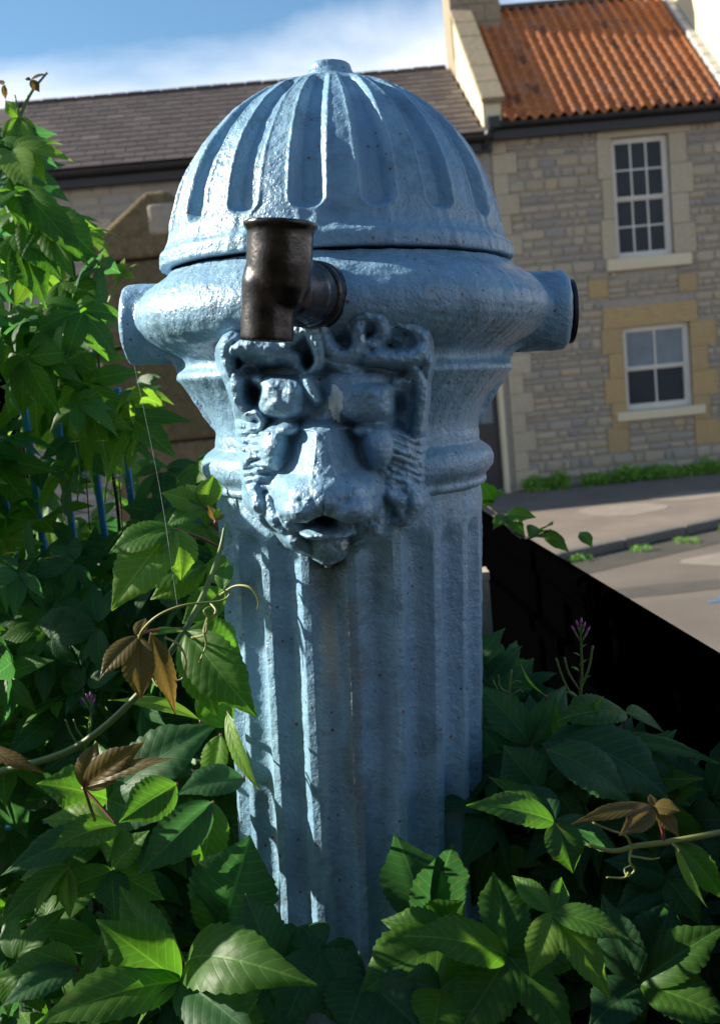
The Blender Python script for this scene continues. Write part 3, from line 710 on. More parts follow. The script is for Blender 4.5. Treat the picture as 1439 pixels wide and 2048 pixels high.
# domed cap: seventeen sunk flutes with round heads
DO = (-.0045, 0); A0 = R(-7.7)
domep = [(1.0926, .0005), (1.0926, .0195), (1.091, .0224), (1.0837, .0246), (1.0774, .0285), (1.0732, .0351), (1.0706, .046), (1.0664, .0614), (1.0601, .0767), (1.0486, .0943), (1.0364, .1118), (1.0221, .1272), (1.0062, .1415), (.9913, .1525), (.9768, .1614), (.9634, .1681), (.95, .1732), (.9348, .1778), (.9213, .1813), (.905, .1838), (.8984, .1861), (.893, .1895), (.8902, .1933), (.8864, .195), (.8763, .1953), (.8745, .194), (.8742, .182)]
def domr(RR, Z, PH):
    a = ((PH - A0) * 17 / (2 * np.pi) + .5) % 1.0 - .5
    arc = a * 2 * np.pi / 17 * RR                                    # metres across
    hw = .0166 * np.clip(RR / .175, .05, 1) ** .68                  # half width of a flute
    zb = .9110; dz = np.clip((zb + .012 - Z) / .012, 0, 1)
    dd = np.sqrt((arc / hw) ** 2 + dz ** 2 * (Z < zb + .012))
    g_ = sstep(1.08, .44, dd) * (Z < 1.072)
    fade = sstep(1.0715, 1.050, Z)
    lip = .0012 * np.exp(-((dd - 1.12) / .14) ** 2) * (Z < 1.06)
    return RR - .0110 * g_ * fade + lip * fade
dome = lathe_poly(domep, 1190, 300, domr, 'domed_cap', M['paint'], ft, DO)

# ---- lion head: a relief built as one surface, features in photo-like units u,v (x right, y down, 2.1 units per mm)
ctr = FI @ Vector((0, 0, 0))
def proj_local(x, z, P=.21):
    pts = np.stack([x.ravel(), np.full(x.size, -P), z.ravel()], -1); Rm = np.array(FM.to_3x3()); t_ = np.array(F0)
    wv = pts @ Rm.T + t_ - np.array(CAM); zz = wv @ np.array(_f)
    return (719.5 + FPX * (wv @ np.array(_r)) / zz).reshape(x.shape), (1024 - FPX * (wv @ np.array(_u)) / zz).reshape(x.shape)
gx = np.linspace(-.142, .105, 420); gz = np.linspace(.455, .835, 640); X, Z = np.meshgrid(gx, gz)
U, V = proj_local(X, Z)
s = .00047
def smax(a, b_, k=.003): h = np.clip(.5 + .5 * (a - b_) / k, 0, 1); return b_ * (1 - h) + a * h + k * h * (1 - h)
def smin(a, b_, k=.003): return -smax(-a, -b_, k)
def G(cx, cy, rx, ry, rot=0):
    c_, s_ = math.cos(R(rot)), math.sin(R(rot)); x = (U - cx) * c_ + (V - cy) * s_; y = -(U - cx) * s_ + (V - cy) * c_; return np.exp(-((x / rx) ** 2 + (y / ry) ** 2))
def E(cx, cy, rx, ry, top, h, rot=0):
    c_, s_ = math.cos(R(rot)), math.sin(R(rot)); x = (U - cx) * c_ + (V - cy) * s_; y = -(U - cx) * s_ + (V - cy) * c_
    d2 = (x / rx) ** 2 + (y / ry) ** 2; return np.where(d2 < 1, top - h * (1 - np.sqrt(np.clip(1 - d2, 0, 1))), top - h - .10 * (np.sqrt(d2) - 1))
def strand(pts, r_, P, taper=None):
    best = np.full(U.shape, -1.0); pts = [tuple(q) for q in pts]; n = len(pts)
    P = P if hasattr(P, '__len__') else [P] * n; r_ = r_ if hasattr(r_, '__len__') else [r_] * n
    for i in range(n - 1):
        (ax, ay), (bx, by) = pts[i][:2], pts[i + 1][:2]; dx_, dy_ = bx - ax, by - ay; t_ = np.clip(((U - ax) * dx_ + (V - ay) * dy_) / (dx_ ** 2 + dy_ ** 2), 0, 1)
        d = np.hypot(U - ax - t_ * dx_, V - ay - t_ * dy_); rr = r_[i] + (r_[i + 1] - r_[i]) * t_; pp = P[i] + (P[i + 1] - P[i]) * t_
        h = np.where(d < rr, pp - (rr - np.sqrt(np.clip(rr ** 2 - d ** 2, 0, None))) * s * 1.25, pp - rr * s * 1.25 - (d - rr) * s * 4.5); best = np.maximum(best, h)
    return best
def cat2(pts, n=5): return [(p.x, p.y) for p in spline([(a, b_, 0) for a, b_ in pts], n)]
def curl(pts, r_, P):
    q = cat2(pts); m_ = len(q)
    rr = np.interp(np.linspace(0, 1, m_), np.linspace(0, 1, len(r_)), r_) if hasattr(r_, '__len__') else [r_] * m_
    pp = np.interp(np.linspace(0, 1, m_), np.linspace(0, 1, len(P)), P) if hasattr(P, '__len__') else [P] * m_
    return strand(q, list(rr), list(pp))
Rc = .149; colz = np.interp(Z, [.455, .62, .70, .735, .76, .80, .82], [.149, .149, .152, .166, .186, .21, .20])
base = np.sqrt(np.clip(colz ** 2 - X ** 2, 0, None))
# the mass of the head
xl = np.interp(V, [630, 690, 760, 830, 900, 980, 1050, 1110, 1150], [480, 448, 454, 470, 474, 484, 512, 566, 640])
xr = np.interp(V, [630, 690, 800, 870, 940, 1000, 1050, 1090, 1120, 1150], [838, 852, 852, 846, 842, 836, 812, 772, 725, 665])
din = np.minimum(np.minimum(U - xl + 30 * np.clip((1160 - V) / 90, 0, 1), xr - U + 24 * np.clip((1160 - V) / 90, 0, 1)), 1168 - V - .0026 * (U - 652) ** 2)
H = np.minimum(base - .012 + .046 * np.sqrt(np.clip(din / 62, 0, 1)), .196) - np.clip(-din, 0, None) * .004
H = smax(H, np.where(din > 0, E(655, 880, 150, 230, .203, .05), -1), .006)
rg = np.random.RandomState(3)
def sm_noise(n, k):
    a = rg.rand(n, int(n * .66) + 2); yi = np.linspace(0, n - 1.001, U.shape[0]); xi = np.linspace(0, a.shape[1] - 1.001, U.shape[1]); y0 = yi.astype(int); x0 = xi.astype(int); fy = (yi - y0)[:, None]; fx = (xi - x0)[None]
    fy = fy * fy * (3 - 2 * fy); fx = fx * fx * (3 - 2 * fx)
    return (a[y0][:, x0] * (1 - fy) * (1 - fx) + a[y0 + 1][:, x0] * fy * (1 - fx) + a[y0][:, x0 + 1] * (1 - fy) * fx + a[y0 + 1][:, x0 + 1] * fy * fx - .5) * k
rough = sm_noise(34, .005) + sm_noise(61, .003)
mane = 1 - np.clip(G(655, 880, 120, 140) * 1.6, 0, 1); H = H + rough * mane * G(652, 900, 220, 260) * 1.6
# mane at the sides: combed ridges
for sg, cx in ((-1, 505), (1, 815)):
    for k in range(9):
        y0 = 868 + k * 17; a = (cx - sg * 30, y0 - 6 + (0 if sg < 0 else 10)); b_ = (cx + sg * 26 - sg * 0, y0 + (8 if sg < 0 else 26) - 4)
        H = smax(H, strand([a, ((a[0] + b_[0]) / 2, (a[1] + b_[1]) / 2 - 3), b_], [7, 8, 6], [.1885, .186, .170]), .0015)
# loose locks sweeping out and down all round the face
ql = random.Random(11)
for k in range(26):
    a_ = R(ql.uniform(-25, 205)); cx0, cy0 = 655 + 118 * math.cos(a_), 900 + 130 * math.sin(a_); d0 = a_ + ql.uniform(-.2, .2) + (.5 if math.cos(a_) > 0 else -.5); ln_ = ql.uniform(45, 85)
    p1 = (cx0 + math.cos(d0) * ln_ * .5, cy0 + math.sin(d0) * ln_ * .5 + 8); p2 = (cx0 + math.cos(d0 + ql.uniform(-.5, .5)) * ln_, cy0 + math.sin(d0) * ln_ + 22)
    H = smax(H, np.where(din > 4, curl([(cx0, cy0), p1, p2], [8, 11, 4], [.192, .192 - .004 * (k % 3), .172]), -1), .0015)
# lower mane locks beside the muzzle and beard
for pts, rr, PP in [([(500, 980), (512, 1010), (530, 1045), (548, 1070)], [20, 24, 20, 10], [.178, .186, .182, .165]), ([(545, 1000), (560, 1040), (585, 1085), (605, 1110)], [16, 20, 20, 12], [.188, .196, .195, .178]),
                    ([(470, 930), (485, 975), (500, 1010)], [16, 18, 12], [.160, .170, .160]),
                    ([(800, 985), (822, 995), (826, 1022), (806, 1045), (780, 1052)], [10, 12, 13, 12, 8], [.186, .188, .186, .182, .176]), ([(760, 1000), (745, 1045), (722, 1085), (700, 1112)], [16, 20, 18, 10], [.192, .194, .192, .176]),
                    ([(850, 930), (842, 965), (834, 990)], [12, 14, 8], [.160, .168, .160]), ([(770, 965), (775, 990), (765, 1020)], [12, 14, 10], [.19, .19, .18])]:
    H = smax(H, curl(pts, rr, PP), .004)
# chin and beard
H = smax(H, E(655, 1088, 52, 50, .200, .040), .010)
H = smax(H, E(652, 1066, 54, 14, .236, .03), .004)
H = smax(H, E(652, 1128, 34, 34, .186, .03), .008)
# cheeks and face planes
H = smax(H, E(655, 850, 120, 120, .213, .030), .010)
H = smax(H, E(553, 895, 40, 52, .222, .030), .008); H = smax(H, E(752, 893, 38, 50, .222, .030), .008)
# forehead and brows
H = smax(H, E(655, 775, 118, 62, .220, .022), .008)
def block(cx, cy, rx, ry, top, h, rot=0, p=3):
    c_, s_ = math.cos(R(rot)), math.sin(R(rot)); x = (U - cx) * c_ + (V - cy) * s_; y = -(U - cx) * s_ + (V - cy) * c_; d = np.abs(x / rx) ** p + np.abs(y / ry) ** p
    return np.where(d < 1, top - h * (1 - np.sqrt(np.clip(1 - d, 0, 1))), top - h - .12 * (d ** (1 / p) - 1))
H = smax(H, block(562, 793, 50, 42, .229, .018, 4), .006) + .0; H = smax(H, block(731, 804, 54, 38, .228, .018, -3), .006)
H -= .014 * G(645, 852, 44, 9)
H -= .016 * G(630, 800, 17, 55, 8) + .007 * G(648, 760, 16, 60, -12)
H -= .017 * np.clip((655 - U) / 120, 0, 1.3) ** 2 * G(600, 800, 160, 120)
# eye sockets, cut in under the brows towards the nose
H -= .036 * G(598, 868, 20, 32, 20) + .016 * G(574, 915, 20, 40, 28); H -= .036 * G(700, 872, 20, 32, -20) + .016 * G(722, 918, 18, 38, -26)
H = smax(H, E(574, 858, 22, 13, .216, .012), .003); H = smax(H, E(728, 862, 22, 13, .216, .012), .003)
H -= .005 * np.exp(-((V - (848 + .0006 * (U - 565) ** 2)) / 5) ** 2) * (np.abs(U - 562) < 50) + .005 * np.exp(-((V - (850 + .0006 * (U - 738) ** 2)) / 5) ** 2) * (np.abs(U - 738) < 46)
# nose bridge: flat-topped wedge widening down to the nostrils
tt = np.clip((V - 860) / 120, 0, 1); hw_ = 22 + 38 * tt ** 1.35; cx_ = 644 + 6 * tt; top = .232 + .030 * tt ** .9
br = top - np.clip(np.abs(U - cx_) - hw_ * .48, 0, None) * s * 2.1; br = np.where(V < 860, top - (860 - V) * s * 3.2 - np.clip(np.abs(U - cx_) - 16, 0, None) * s * 1.9, br); br = br - np.clip(V - 975, 0, None) * s * 2.5
H = smax(H, br, .004)
# muzzle: nose pad and two lip pads
H = smax(H, E(654, 985, 82, 46, .270, .036), .006)
H = smax(H, E(610, 1003, 46, 34, .270, .034, -10), .005); H = smax(H, E(696, 1003, 50, 34, .270, .034, 10), .005)
H = smax(H, E(582, 985, 22, 30, .240, .03), .006); H = smax(H, E(732, 985, 22, 30, .238, .03), .006)
H -= .0035 * np.exp(-((U - 649) / 3.0) ** 2) * sstep(985, 1000, V) * (V < 1024) + .004 * G(607, 987, 9, 5, 20) + .004 * G(693, 987, 9, 5, -20)
# mouth: open hole under an inverted V
mv = 1018 + np.abs(U - 650) * .46; mouth = sstep(0, 4, V - mv) * sstep(0, 5, (1058 - .012 * (U - 655) ** 2) - V) * sstep(56, 44, np.abs(U - 655))
H = H * (1 - mouth) + np.minimum(H, .125) * mouth
gap = np.exp(-((V - (mv + 3)) / 4) ** 2) * (np.abs(U - 650) < 92) * (np.abs(U - 650) > 36); H -= .012 * gap
# ears: dark hollows inside raised rims
H = smax(H, curl([(792, 775), (800, 750), (826, 740), (843, 765), (846, 815), (838, 862), (826, 880)], [10, 12, 12, 12, 12, 11, 8], [.200, .206, .205, .196, .190, .184, .176]), .003)
H = smax(H, curl([(516, 770), (500, 742), (474, 748), (468, 782), (480, 812), (496, 822)], [9, 11, 13, 14, 14, 9], [.206, .208, .202, .192, .190, .186]), .003)
H -= .028 * G(804, 812, 16, 32, -8) + .016 * G(800, 862, 12, 20) + .034 * G(503, 786, 15, 20, 10) + .026 * G(492, 744, 18, 12) + .026 * G(504, 846, 20, 12) + .03 * G(800, 744, 24, 11)
H = smax(H, curl([(490, 830), (506, 826), (520, 840), (516, 858), (498, 862)], 6, [.19, .194, .194, .19, .184]), .002)
cap_ = base - .012 + .034 * np.sqrt(np.clip(din / 40, 0, 1)) * (.15 + .85 * sstep(1160, 1040, V)) + .0016 * np.clip(din, 0, None) - np.clip(-din, 0, None) * .004
H = np.minimum(H, cap_)
ql = random.Random(11); H0 = H.copy()
for k in range(46):
    a_ = R(-38 + 256 * (k + ql.uniform(0, .6)) / 46); r1_ = ql.uniform(.95, 1.10) + .16 * max(0, math.sin(a_)) ** 3
    if abs(math.degrees(a_) - 90) < 24: continue; cx0, cy0 = 655 + 128 * r1_ * math.cos(a_), 905 + 150 * r1_ * math.sin(a_)
    d0 = a_ + (.55 if math.cos(a_) > 0 else -.55) * (1 if math.sin(a_) < .8 else .2); ln_ = ql.uniform(38, 66)
    i0 = np.unravel_index(np.argmin((U - cx0) ** 2 + (V - cy0) ** 2), U.shape); p1 = (cx0 + math.cos(d0) * ln_ * .5, cy0 + math.sin(d0) * ln_ * .5); d1 = d0 + (.7 if math.cos(a_) > 0 else -.7); p2 = (p1[0] + math.cos(d1) * ln_ * .5, p1[1] + math.sin(d1) * ln_ * .5)
    def hb(p): j = np.unravel_index(np.argmin((U - p[0]) ** 2 + (V - p[1]) ** 2), U.shape); return float(min(max(H0[j], base[j] - .004), .205))
    H = smax(H, curl([(cx0, cy0), p1, p2], [7, 12, 4], [hb((cx0, cy0)) + .002, hb(p1) + .008, hb(p2) + .001]), .0012)
for k in range(7):
    y0 = 874 + 15 * k
    for q_ in ([(536, y0 - 5), (513, y0 - 2), (488, y0 + 5)], [(786, y0 - 8), (815, y0 + 6), (846, y0 + 22)]):
        H = smax(H, curl(q_, [5, 6, 4], [hb(q_[0]) + .003, hb(q_[1]) + .0045, hb(q_[2]) + .002]), .002)
for q_ in ([(505, 985), (515, 1015), (540, 1040)], [(535, 1000), (548, 1040), (575, 1075)], [(575, 1050), (590, 1085), (620, 1115)], [(770, 985), (800, 1005), (806, 1040)], [(760, 1030), (748, 1065), (715, 1095)], [(822, 985), (832, 1015), (815, 1050)], [(560, 1010), (578, 1045), (605, 1060)]):
    H = smax(H, curl(q_, [11, 17, 8], [hb(q_[0]) + .004, hb(q_[1]) + .010, hb(q_[2]) + .003]), .002)
# forelock and mane curls below the ring
H -= .012 * G(650, 722, 150, 20)
curls = [([(462, 760), (452, 725), (448, 695), (462, 676), (482, 688), (478, 712)], [10, 13, 14, 13, 11, 7], [.190, .198, .204, .208, .206, .200]),
    ([(470, 700), (500, 690), (535, 697), (560, 702), (590, 716), (612, 742)], [12, 16, 17, 16, 12, 5], [.214, .222, .226, .226, .224, .218]),
    ([(545, 715), (572, 690), (596, 668), (618, 660), (634, 690), (638, 722), (622, 742), (610, 740)], [9, 13, 14, 15, 13, 11, 7, 5], [.22, .226, .230, .234, .232, .228, .224, .22]),
    ([(640, 648), (652, 680), (672, 708), (700, 712), (716, 690), (714, 660), (730, 640)], [11, 14, 15, 15, 13, 13, 10], [.226, .230, .228, .226, .228, .228, .222]),
    ([(700, 655), (724, 634), (752, 636), (764, 660), (752, 684), (734, 690), (722, 716)], [11, 13, 14, 14, 12, 11, 7], [.222, .226, .226, .224, .222, .220, .216]),
    ([(735, 716), (765, 712), (800, 716), (832, 708), (846, 686), (832, 660), (800, 646), (772, 652)], [12, 15, 15, 15, 14, 13, 12, 9], [.220, .222, .220, .214, .206, .208, .212, .214]),
    ([(846, 690), (856, 720), (852, 752), (846, 775)], [12, 13, 11, 8], [.200, .196, .190, .184]),
    ([(600, 735), (612, 755), (622, 778), (634, 800)], [9, 8, 6, 3], [.224, .228, .230, .228]),
    ([(655, 720), (690, 736), (720, 742)], [8, 11, 6], [.222, .222, .218])]
H = smax(H, np.minimum(E(650, 700, 205, 52, .206, .03), cap_), .008)
for c_ in curls: H = smax(H, curl(*c_), .0010)
H -= .040 * G(614, 720, 10, 15) + .012 * G(780, 690, 26, 12, 10) + .02 * G(470, 720, 7, 14) + .03 * G(560, 745, 55, 8, 4) + .012 * G(560, 738, 50, 9, 4) + .012 * G(745, 738, 60, 8, -2) + .012 * G(676, 672, 12, 14)
H += rough * .35 + (sm_noise(75, .0034) + sm_noise(130, .0018)) * mane
# pitted, over-painted surface
H += sm_noise(40, .0022) + sm_noise(90, .0013) + sm_noise(200, .0007)
for _ in range(3):
    H[1:-1, 1:-1] = (H[1:-1, 1:-1] * 4 + H[:-2, 1:-1] + H[2:, 1:-1] + H[1:-1, :-2] + H[1:-1, 2:]) / 8
keep = H > base - .006
vid = np.arange(X.size).reshape(X.shape); fq = grid_faces(X.shape[1], X.shape[0]); kq = keep.ravel()[fq].any(1); fq = fq[kq]
used = np.unique(fq); remap = np.full(X.size, -1); remap[used] = np.arange(len(used))
vv = np.stack([X, -H, Z], -1).reshape(-1, 3)[used]
head = link('lion_head', mesh('lion_head', vv, remap[fq], M['paint']), None, ft, True)
# brow flake with sunlight painted into its colour, small paint chips, moss under the chin: thin flakes lying on the relief
def Hat(u, v):
    i = np.unravel_index(np.argmin((U - u) ** 2 + (V - v) ** 2), U.shape); return i
def flake(cx, cy, rx, ry, mat, name, rot=0, seed=1, lift=.0009, par=head):
    q = random.Random(seed); n = 22; i0 = Hat(cx, cy); cxm, czm = X[i0], Z[i0]; rings = 5; vs_ = [(cxm, -H[i0] - lift * 1.6, czm)]
    wob = [1 + q.uniform(-.18, .18) for _ in range(n)]
    for k in range(1, rings + 1):
        for j in range(n):
            a = 2 * math.pi * j / n; rr = k / rings * wob[j]; dx_, dz_ = rx * s * rr * math.cos(a), ry * s * rr * math.sin(a); c_, s_ = math.cos(R(rot)), math.sin(R(rot)); xx, zz = cxm + dx_ * c_ - dz_ * s_, czm + dx_ * s_ + dz_ * c_
            ix = int(round((xx - gx[0]) / (gx[1] - gx[0]))); iz = int(round((zz - gz[0]) / (gz[1] - gz[0]))); ix = min(max(ix, 1), len(gx) - 2); iz = min(max(iz, 1), len(gz) - 2)
            hh = H[iz - 1:iz + 2, ix - 1:ix + 2].max(); vs_.append((xx, -hh - (lift if k < rings else -.0004), zz))
    f = [(0, 1 + j, 1 + (j + 1) % n) for j in range(n)]
    for k in range(rings - 1):
        for j in range(n): f.append((1 + k * n + j, 1 + (k + 1) * n + j, 1 + (k + 1) * n + (j + 1) % n, 1 + k * n + (j + 1) % n))
    me = bpy.data.meshes.new(name); me.from_pydata(vs_, [], f); me.update(); return link(name, me, mat, par, True)
flake(672, 806, 15, 36, M['sunlit_chip'], 'sunlit_paint_chip', 0, 1); flake(688, 1096, 9, 11, M['sunlit_chip'], 'sunlit_paint_chip', 0, 2); flake(724, 678, 5, 9, M['sunlit_chip'], 'sunlit_paint_chip', 0, 3)

# ---- elbow pipe in front of the ring
def loc(u, v, P):
    Rm = FM.to_3x3(); o_ = CAM; d = _f + _r * ((u - 719.5) / FPX) - _u * ((v - 1024) / FPX); lo_, ld = FI @ o_, FI.to_3x3() @ d; t_ = (-P - lo_.y) / ld.y; return lo_ + ld * t_
PE = .325
c_top, c_bot = loc(561, 445, PE), loc(533.5, 684, PE); k_ = (1.15 - PE) / FPX * 1.0
axd = (c_top - c_bot); Lp = axd.length; axd.normalize()
def frame_from(z): x = z.orthogonal().normalized(); x = (Vector((1, 0, 0)) - z * z.x).normalized(); y = z.cross(x); return x, y
def revolve(bm, o_, z, prof, n=48):
    x, y = frame_from(z); prev = None
    for (h, r_) in prof:
        cur = [bm.verts.new(o_ + z * h + (x * math.cos(2 * math.pi * i / n) + y * math.sin(2 * math.pi * i / n)) * max(r_, .0003)) for i in range(n)]
        if prev:
            for i in range(n): bm.faces.new((prev[i], cur[i], cur[(i + 1) % n], prev[(i + 1) % n]))
        else: bm.faces.new(cur)
        prev = cur
    bm.faces.new(prev[::-1])
bm = bmesh.new(); ra, rb = 53.5 * k_, 66 * k_
c_mid = loc(537, 566, PE); c_mu = loc(558, 556, PE); ax1 = (c_mid - c_bot); L1 = ax1.length; ax1.normalize(); ax2 = (c_top - c_mu); L2 = ax2.length; ax2.normalize()
revolve(bm, c_bot, ax1, [(.016, 0), (.016, ra - .005), (0, ra - .0045), (0, ra * .99), (.6 * L1, ra * .97), (L1, ra * .99), (L1 + .012, ra * .9), (L1 + .018, ra * .5), (L1 + .018, 0)])
revolve(bm, c_mu, ax2, [(-.028, 0), (-.028, rb * .45), (-.02, rb * .72), (-.008, rb * .92), (.01, rb * .98), (.80 * L2, rb * .98), (.86 * L2, rb * 1.0), (.89 * L2, rb * 1.10), (L2 - .001, rb * 1.12), (L2, rb * 1.11), (L2, rb * .86), (L2 - .02, rb * .84), (L2 - .02, 0)])
if False: revolve(bm, c_bot, axd, [(.016, 0), (.016, ra - .005), (0, ra - .0045), (0, ra), (.25 * Lp, ra * 1.03), (.45 * Lp, ra * 1.1), (.65 * Lp, ra * 1.19), (.86 * Lp, rb), (.915 * Lp, rb * 1.0), (.925 * Lp, rb * 1.10), (Lp - .001, rb * 1.12), (Lp, rb * 1.11), (Lp, rb * .86), (Lp - .02, rb * .84), (Lp - .02, 0)])
j0 = loc(560, 580, PE - .004); j1 = loc(624, 590, .228); az = (j1 - j0); la = az.length; az.normalize()
revolve(bm, j0 - az * .01, az, [(0, 0), (0, ra * .85), (.018, ra * 1.12), (la * .5, ra * 1.24), (la * .62, ra * 1.26), (la * .66, ra * 1.32), (la * .86, ra * 1.33), (la * .88, ra * 1.25), (la * 1.15, ra * 1.25), (la * 1.15, 0)])
bmesh.ops.recalc_face_normals(bm, faces=bm.faces); me = bpy.data.meshes.new('spout'); bm.to_mesh(me); bm.free(); tmp = bpy.data.objects.new('tmp', me); col.objects.link(tmp)
sp_ = remeshed(tmp, .0014, 16, 'spout_pipe', M['bronze'], ft, False)
bm = bmesh.new(); jc = j1 - az * .012
revolve(bm, jc, az, [(0, ra * 1.2), (.0, ra * 1.33), (.004, ra * 1.38), (.010, ra * 1.38), (.013, ra * 1.32), (.016, ra * 1.32), (.018, ra * 1.40), (.03, ra * 1.42), (.03, ra * 1.15)])
me = bpy.data.meshes.new('threaded_collar'); bm.normal_update(); bm.to_mesh(me); bm.free(); link('threaded_collar', me, M['bronze'], sp_, True)

# unseen stone wall added behind the camera to cut sky light on the fountain
blocker = MB(); q = random.Random(2); z = -.1
while z < 3.3:
    h = q.uniform(.16, .26); x = -4.2 + q.uniform(-.1, .1)
    while x < 1.6:
        wd_ = q.uniform(.25, .55); blocker.box(x + .008, x + wd_ - .008, -1.9 + q.uniform(-.02, .02), -1.62 + q.uniform(-.015, .015), z + .006, z + h - .006); x += wd_
    z += h
blocker.box(-4.2, 1.7, -1.88, -1.66, -.1, z - .02)
o = blocker.build('sky_blocker_wall', M['pier']); o['kind'] = 'structure'

# ------------------------------------------------------------------ leaves
def leaflet_arrays(nt_=14, nw=3, wid=.26, fold=.35, droop=.25, serr=.07, seed=0, twist=0.0, teeth=9, tipx=0.0):
    q = random.Random(seed); v = []; uv = []; nu = 2 * nw + 1
    for i in range(nt_ + 1):
        t = i / nt_
        wd = wid * (math.sin(math.pi * t ** .92) ** .72 if 0 < t < 1 else 0)
        if t > .70: wd *= 1 - .55 * ((t - .70) / .30) ** .8
        wd = max(wd, .006)
        if .30 < t < .93: ph = (t * teeth) % 1.0; wd *= 1 + serr * (ph - .6) * (1.6 if ph < .9 else 1)
        cy = t - .04 * droop * t; cz = -droop * t * t + .10 * t * (1 - t); tw = twist * t
        for j in range(-nw, nw + 1):
            a = j / nw; x = a * wd; z = (abs(a) * fold * 1.5 - abs(a) ** 2.2 * fold * 1.1) * wd + .010 * math.sin(t * 7 + seed + a * 2) * abs(a)
            xx = x * math.cos(tw) - z * math.sin(tw); zz = x * math.sin(tw) + z * math.cos(tw)
            v.append((xx + tipx * t * t, cy - abs(a) * .03 * math.sin(math.pi * t), cz + zz)); uv.append((a * (wd / max(wid, .01)), t))
    return np.array(v), grid_faces(nu, nt_ + 1), np.array(uv)

def leaflet_world(B, T, hwid, nrm, parent, mat, name='leaflet', fold=.35, droop=.2, seed=0, fine=True, twist=0.0, tipx=0.0):
    Y = (T - B); Ln = Y.length; Y.normalize(); Zv = nrm - Y * nrm.dot(Y); Zv.normalize(); Xv = Y.cross(Zv)
    # undo the droop so that the tip lands on T
    v, f, uv = leaflet_arrays(40 if fine else 12, 4 if fine else 2, hwid / Ln, fold, droop, .075 if fine else .06, seed, twist, 12 if fine else 9, tipx)
    v[:, 2] += droop * v[:, 1]                     # shear back: tip at z ~ 0
    Rm = np.array(Matrix((Xv, Y, Zv)).transposed()) * Ln
    wv = v @ Rm.T + np.array(B) - np.array(parent.matrix_world.translation if parent else (0, 0, 0))
    me = mesh(name, wv, f, mat, uv); return me

def plant(name, loc_, label, cat, group=None):
    o = empty(name, loc_); bpy.context.view_layer.update(); return tag(o, label, cat, group)

def relp(o, pts): t_ = o.matrix_world.translation; return [Vector(p) - t_ for p in pts]
def stem_obj(par, pts, rad, mat, name='stem', n=8, smooth=6):
    P = relp(par, pts); q = spline(P, smooth) if len(P) > 2 else P
    if hasattr(rad, '__len__'): rr = list(np.interp(np.linspace(0, 1, len(q)), np.linspace(0, 1, len(rad)), rad))
    else: rr = rad
    b = MB(); b.tube(q, rr, n); return b.build(name, mat, par, True)

TOCAM = Vector((0, -1, .15)).normalized()
def hero(par, c, Yc, tips, mat='leaf', ped=None, nlist=None, fold=.35, droop=.22):
    """c = (px,py) of the leaf's centre at depth Yc; tips = [(px,py,half-width px,depth,(normal))...]"""
    C_ = at(*c, Yc); k = len(par.children)
    if ped: lf = stem_obj(par, [C_] + [at(*p) for p in ped], [.0014, .0018], M['stem_red'], 'leaf', 6)
    else: lf = stem_obj(par, [C_ + Vector((0, 0, -.004)), C_ + Vector((.0, .004, 0))], .0016, M['stem_red'], 'leaf', 6)
    for i, t_ in enumerate(tips):
        px, py, hwp, Yt = t_[:4]; nv = t_[4] if len(t_) > 4 and t_[4] is not None else None; mt = t_[5] if len(t_) > 5 else mat; opt = t_[6] if len(t_) > 6 else {}
        T = at(px, py, Yt); seed = k * 7 + i; q = random.Random(seed * 13 + int(px))
        nn = Vector(nv) if nv else Vector((q.uniform(-.35, .35), -1, .75 + q.uniform(-.3, .3)))
        hwm = hwp / FPX * (Yc + Yt) / 2
        me = leaflet_world(C_, T, hwm * 1.12, nn.normalized(), par, M[mt], 'leaflet', opt.get('fold', fold), opt.get('droop', droop), seed, True, opt.get('twist', 0), opt.get('tipx', 0))
        link('leaflet', me, None, lf, True)
    return lf

# ---- right-hand creeper in front of the barrier
D = 1.0
vr = plant('virginia_creeper', at(1130, 2100, 1.05), 'large leafed creeper spreading over the barrier right of the fountain', 'creeper', None)
hero(vr, (1060, 1487), 1.12, [(952, 1368, 38, 1.16, (-.2, -.8, 1), 'leaf_blue'), (1112, 1382, 30, 1.14, (.3, -1, .5), 'leaf_blue'), (1132, 1368, 30, 1.18, (.6, -.6, .6), 'leaf_blue')], ped=[(1080, 1560, 1.12)])
hero(vr, (1092, 1392), 1.13, [(1040, 1328, 13, 1.12, (-1, -.3, .5), 'leaf_young', dict(fold=.1))])
hero(vr, (1250, 1425), 1.10, [(1112, 1442, 44, 1.06, (0, -.5, 1), 'leaf'), (1330, 1470, 34, 1.12, (.2, -.3, 1), 'leaf')], ped=[(1240, 1500, 1.1)])
hero(vr, (1205, 1480), 1.06, [(1438, 1527, 24, 1.03, (0, -.4, 1), 'leaf'), (1378, 1562, 34, 1.05, (0, -.7, 1), 'leaf_blue'), (1080, 1490, 34, 1.06, (-.2, -.5, 1), 'leaf_blue')])
hero(vr, (1095, 1500), 1.0, [(1262, 1608, 52, .98, (.2, -.75, 1), 'leaf_blue', dict(droop=.35))])
hero(vr, (1130, 1478), 1.05, [(1340, 1600, 70, 1.0, (.3, -.8, 1), 'leaf_blue', dict(droop=.4))])
hero(vr, (1080, 1580), 1.03, [(1005, 1490, 46, 1.05, (-.3, -1, .5), 'leaf_blue')], ped=[(1110, 1680, 1.05)])
hero(vr, (1107, 1643), .95, [(930, 1611, 36, .92, (0, -.7, 1), 'leaf'), (1046, 1568, 34, 1.0, (.3, -1, .6), 'leaf_blue'), (975, 1552, 18, 1.0, (0, -.6, 1), 'leaf'), (1145, 1748, 40, .92, (.3, -1, .3), 'leaf'), (1232, 1700, 30, .98, (.3, -.8, .8), 'leaf_blue')], ped=[(1108, 1720, .97)])
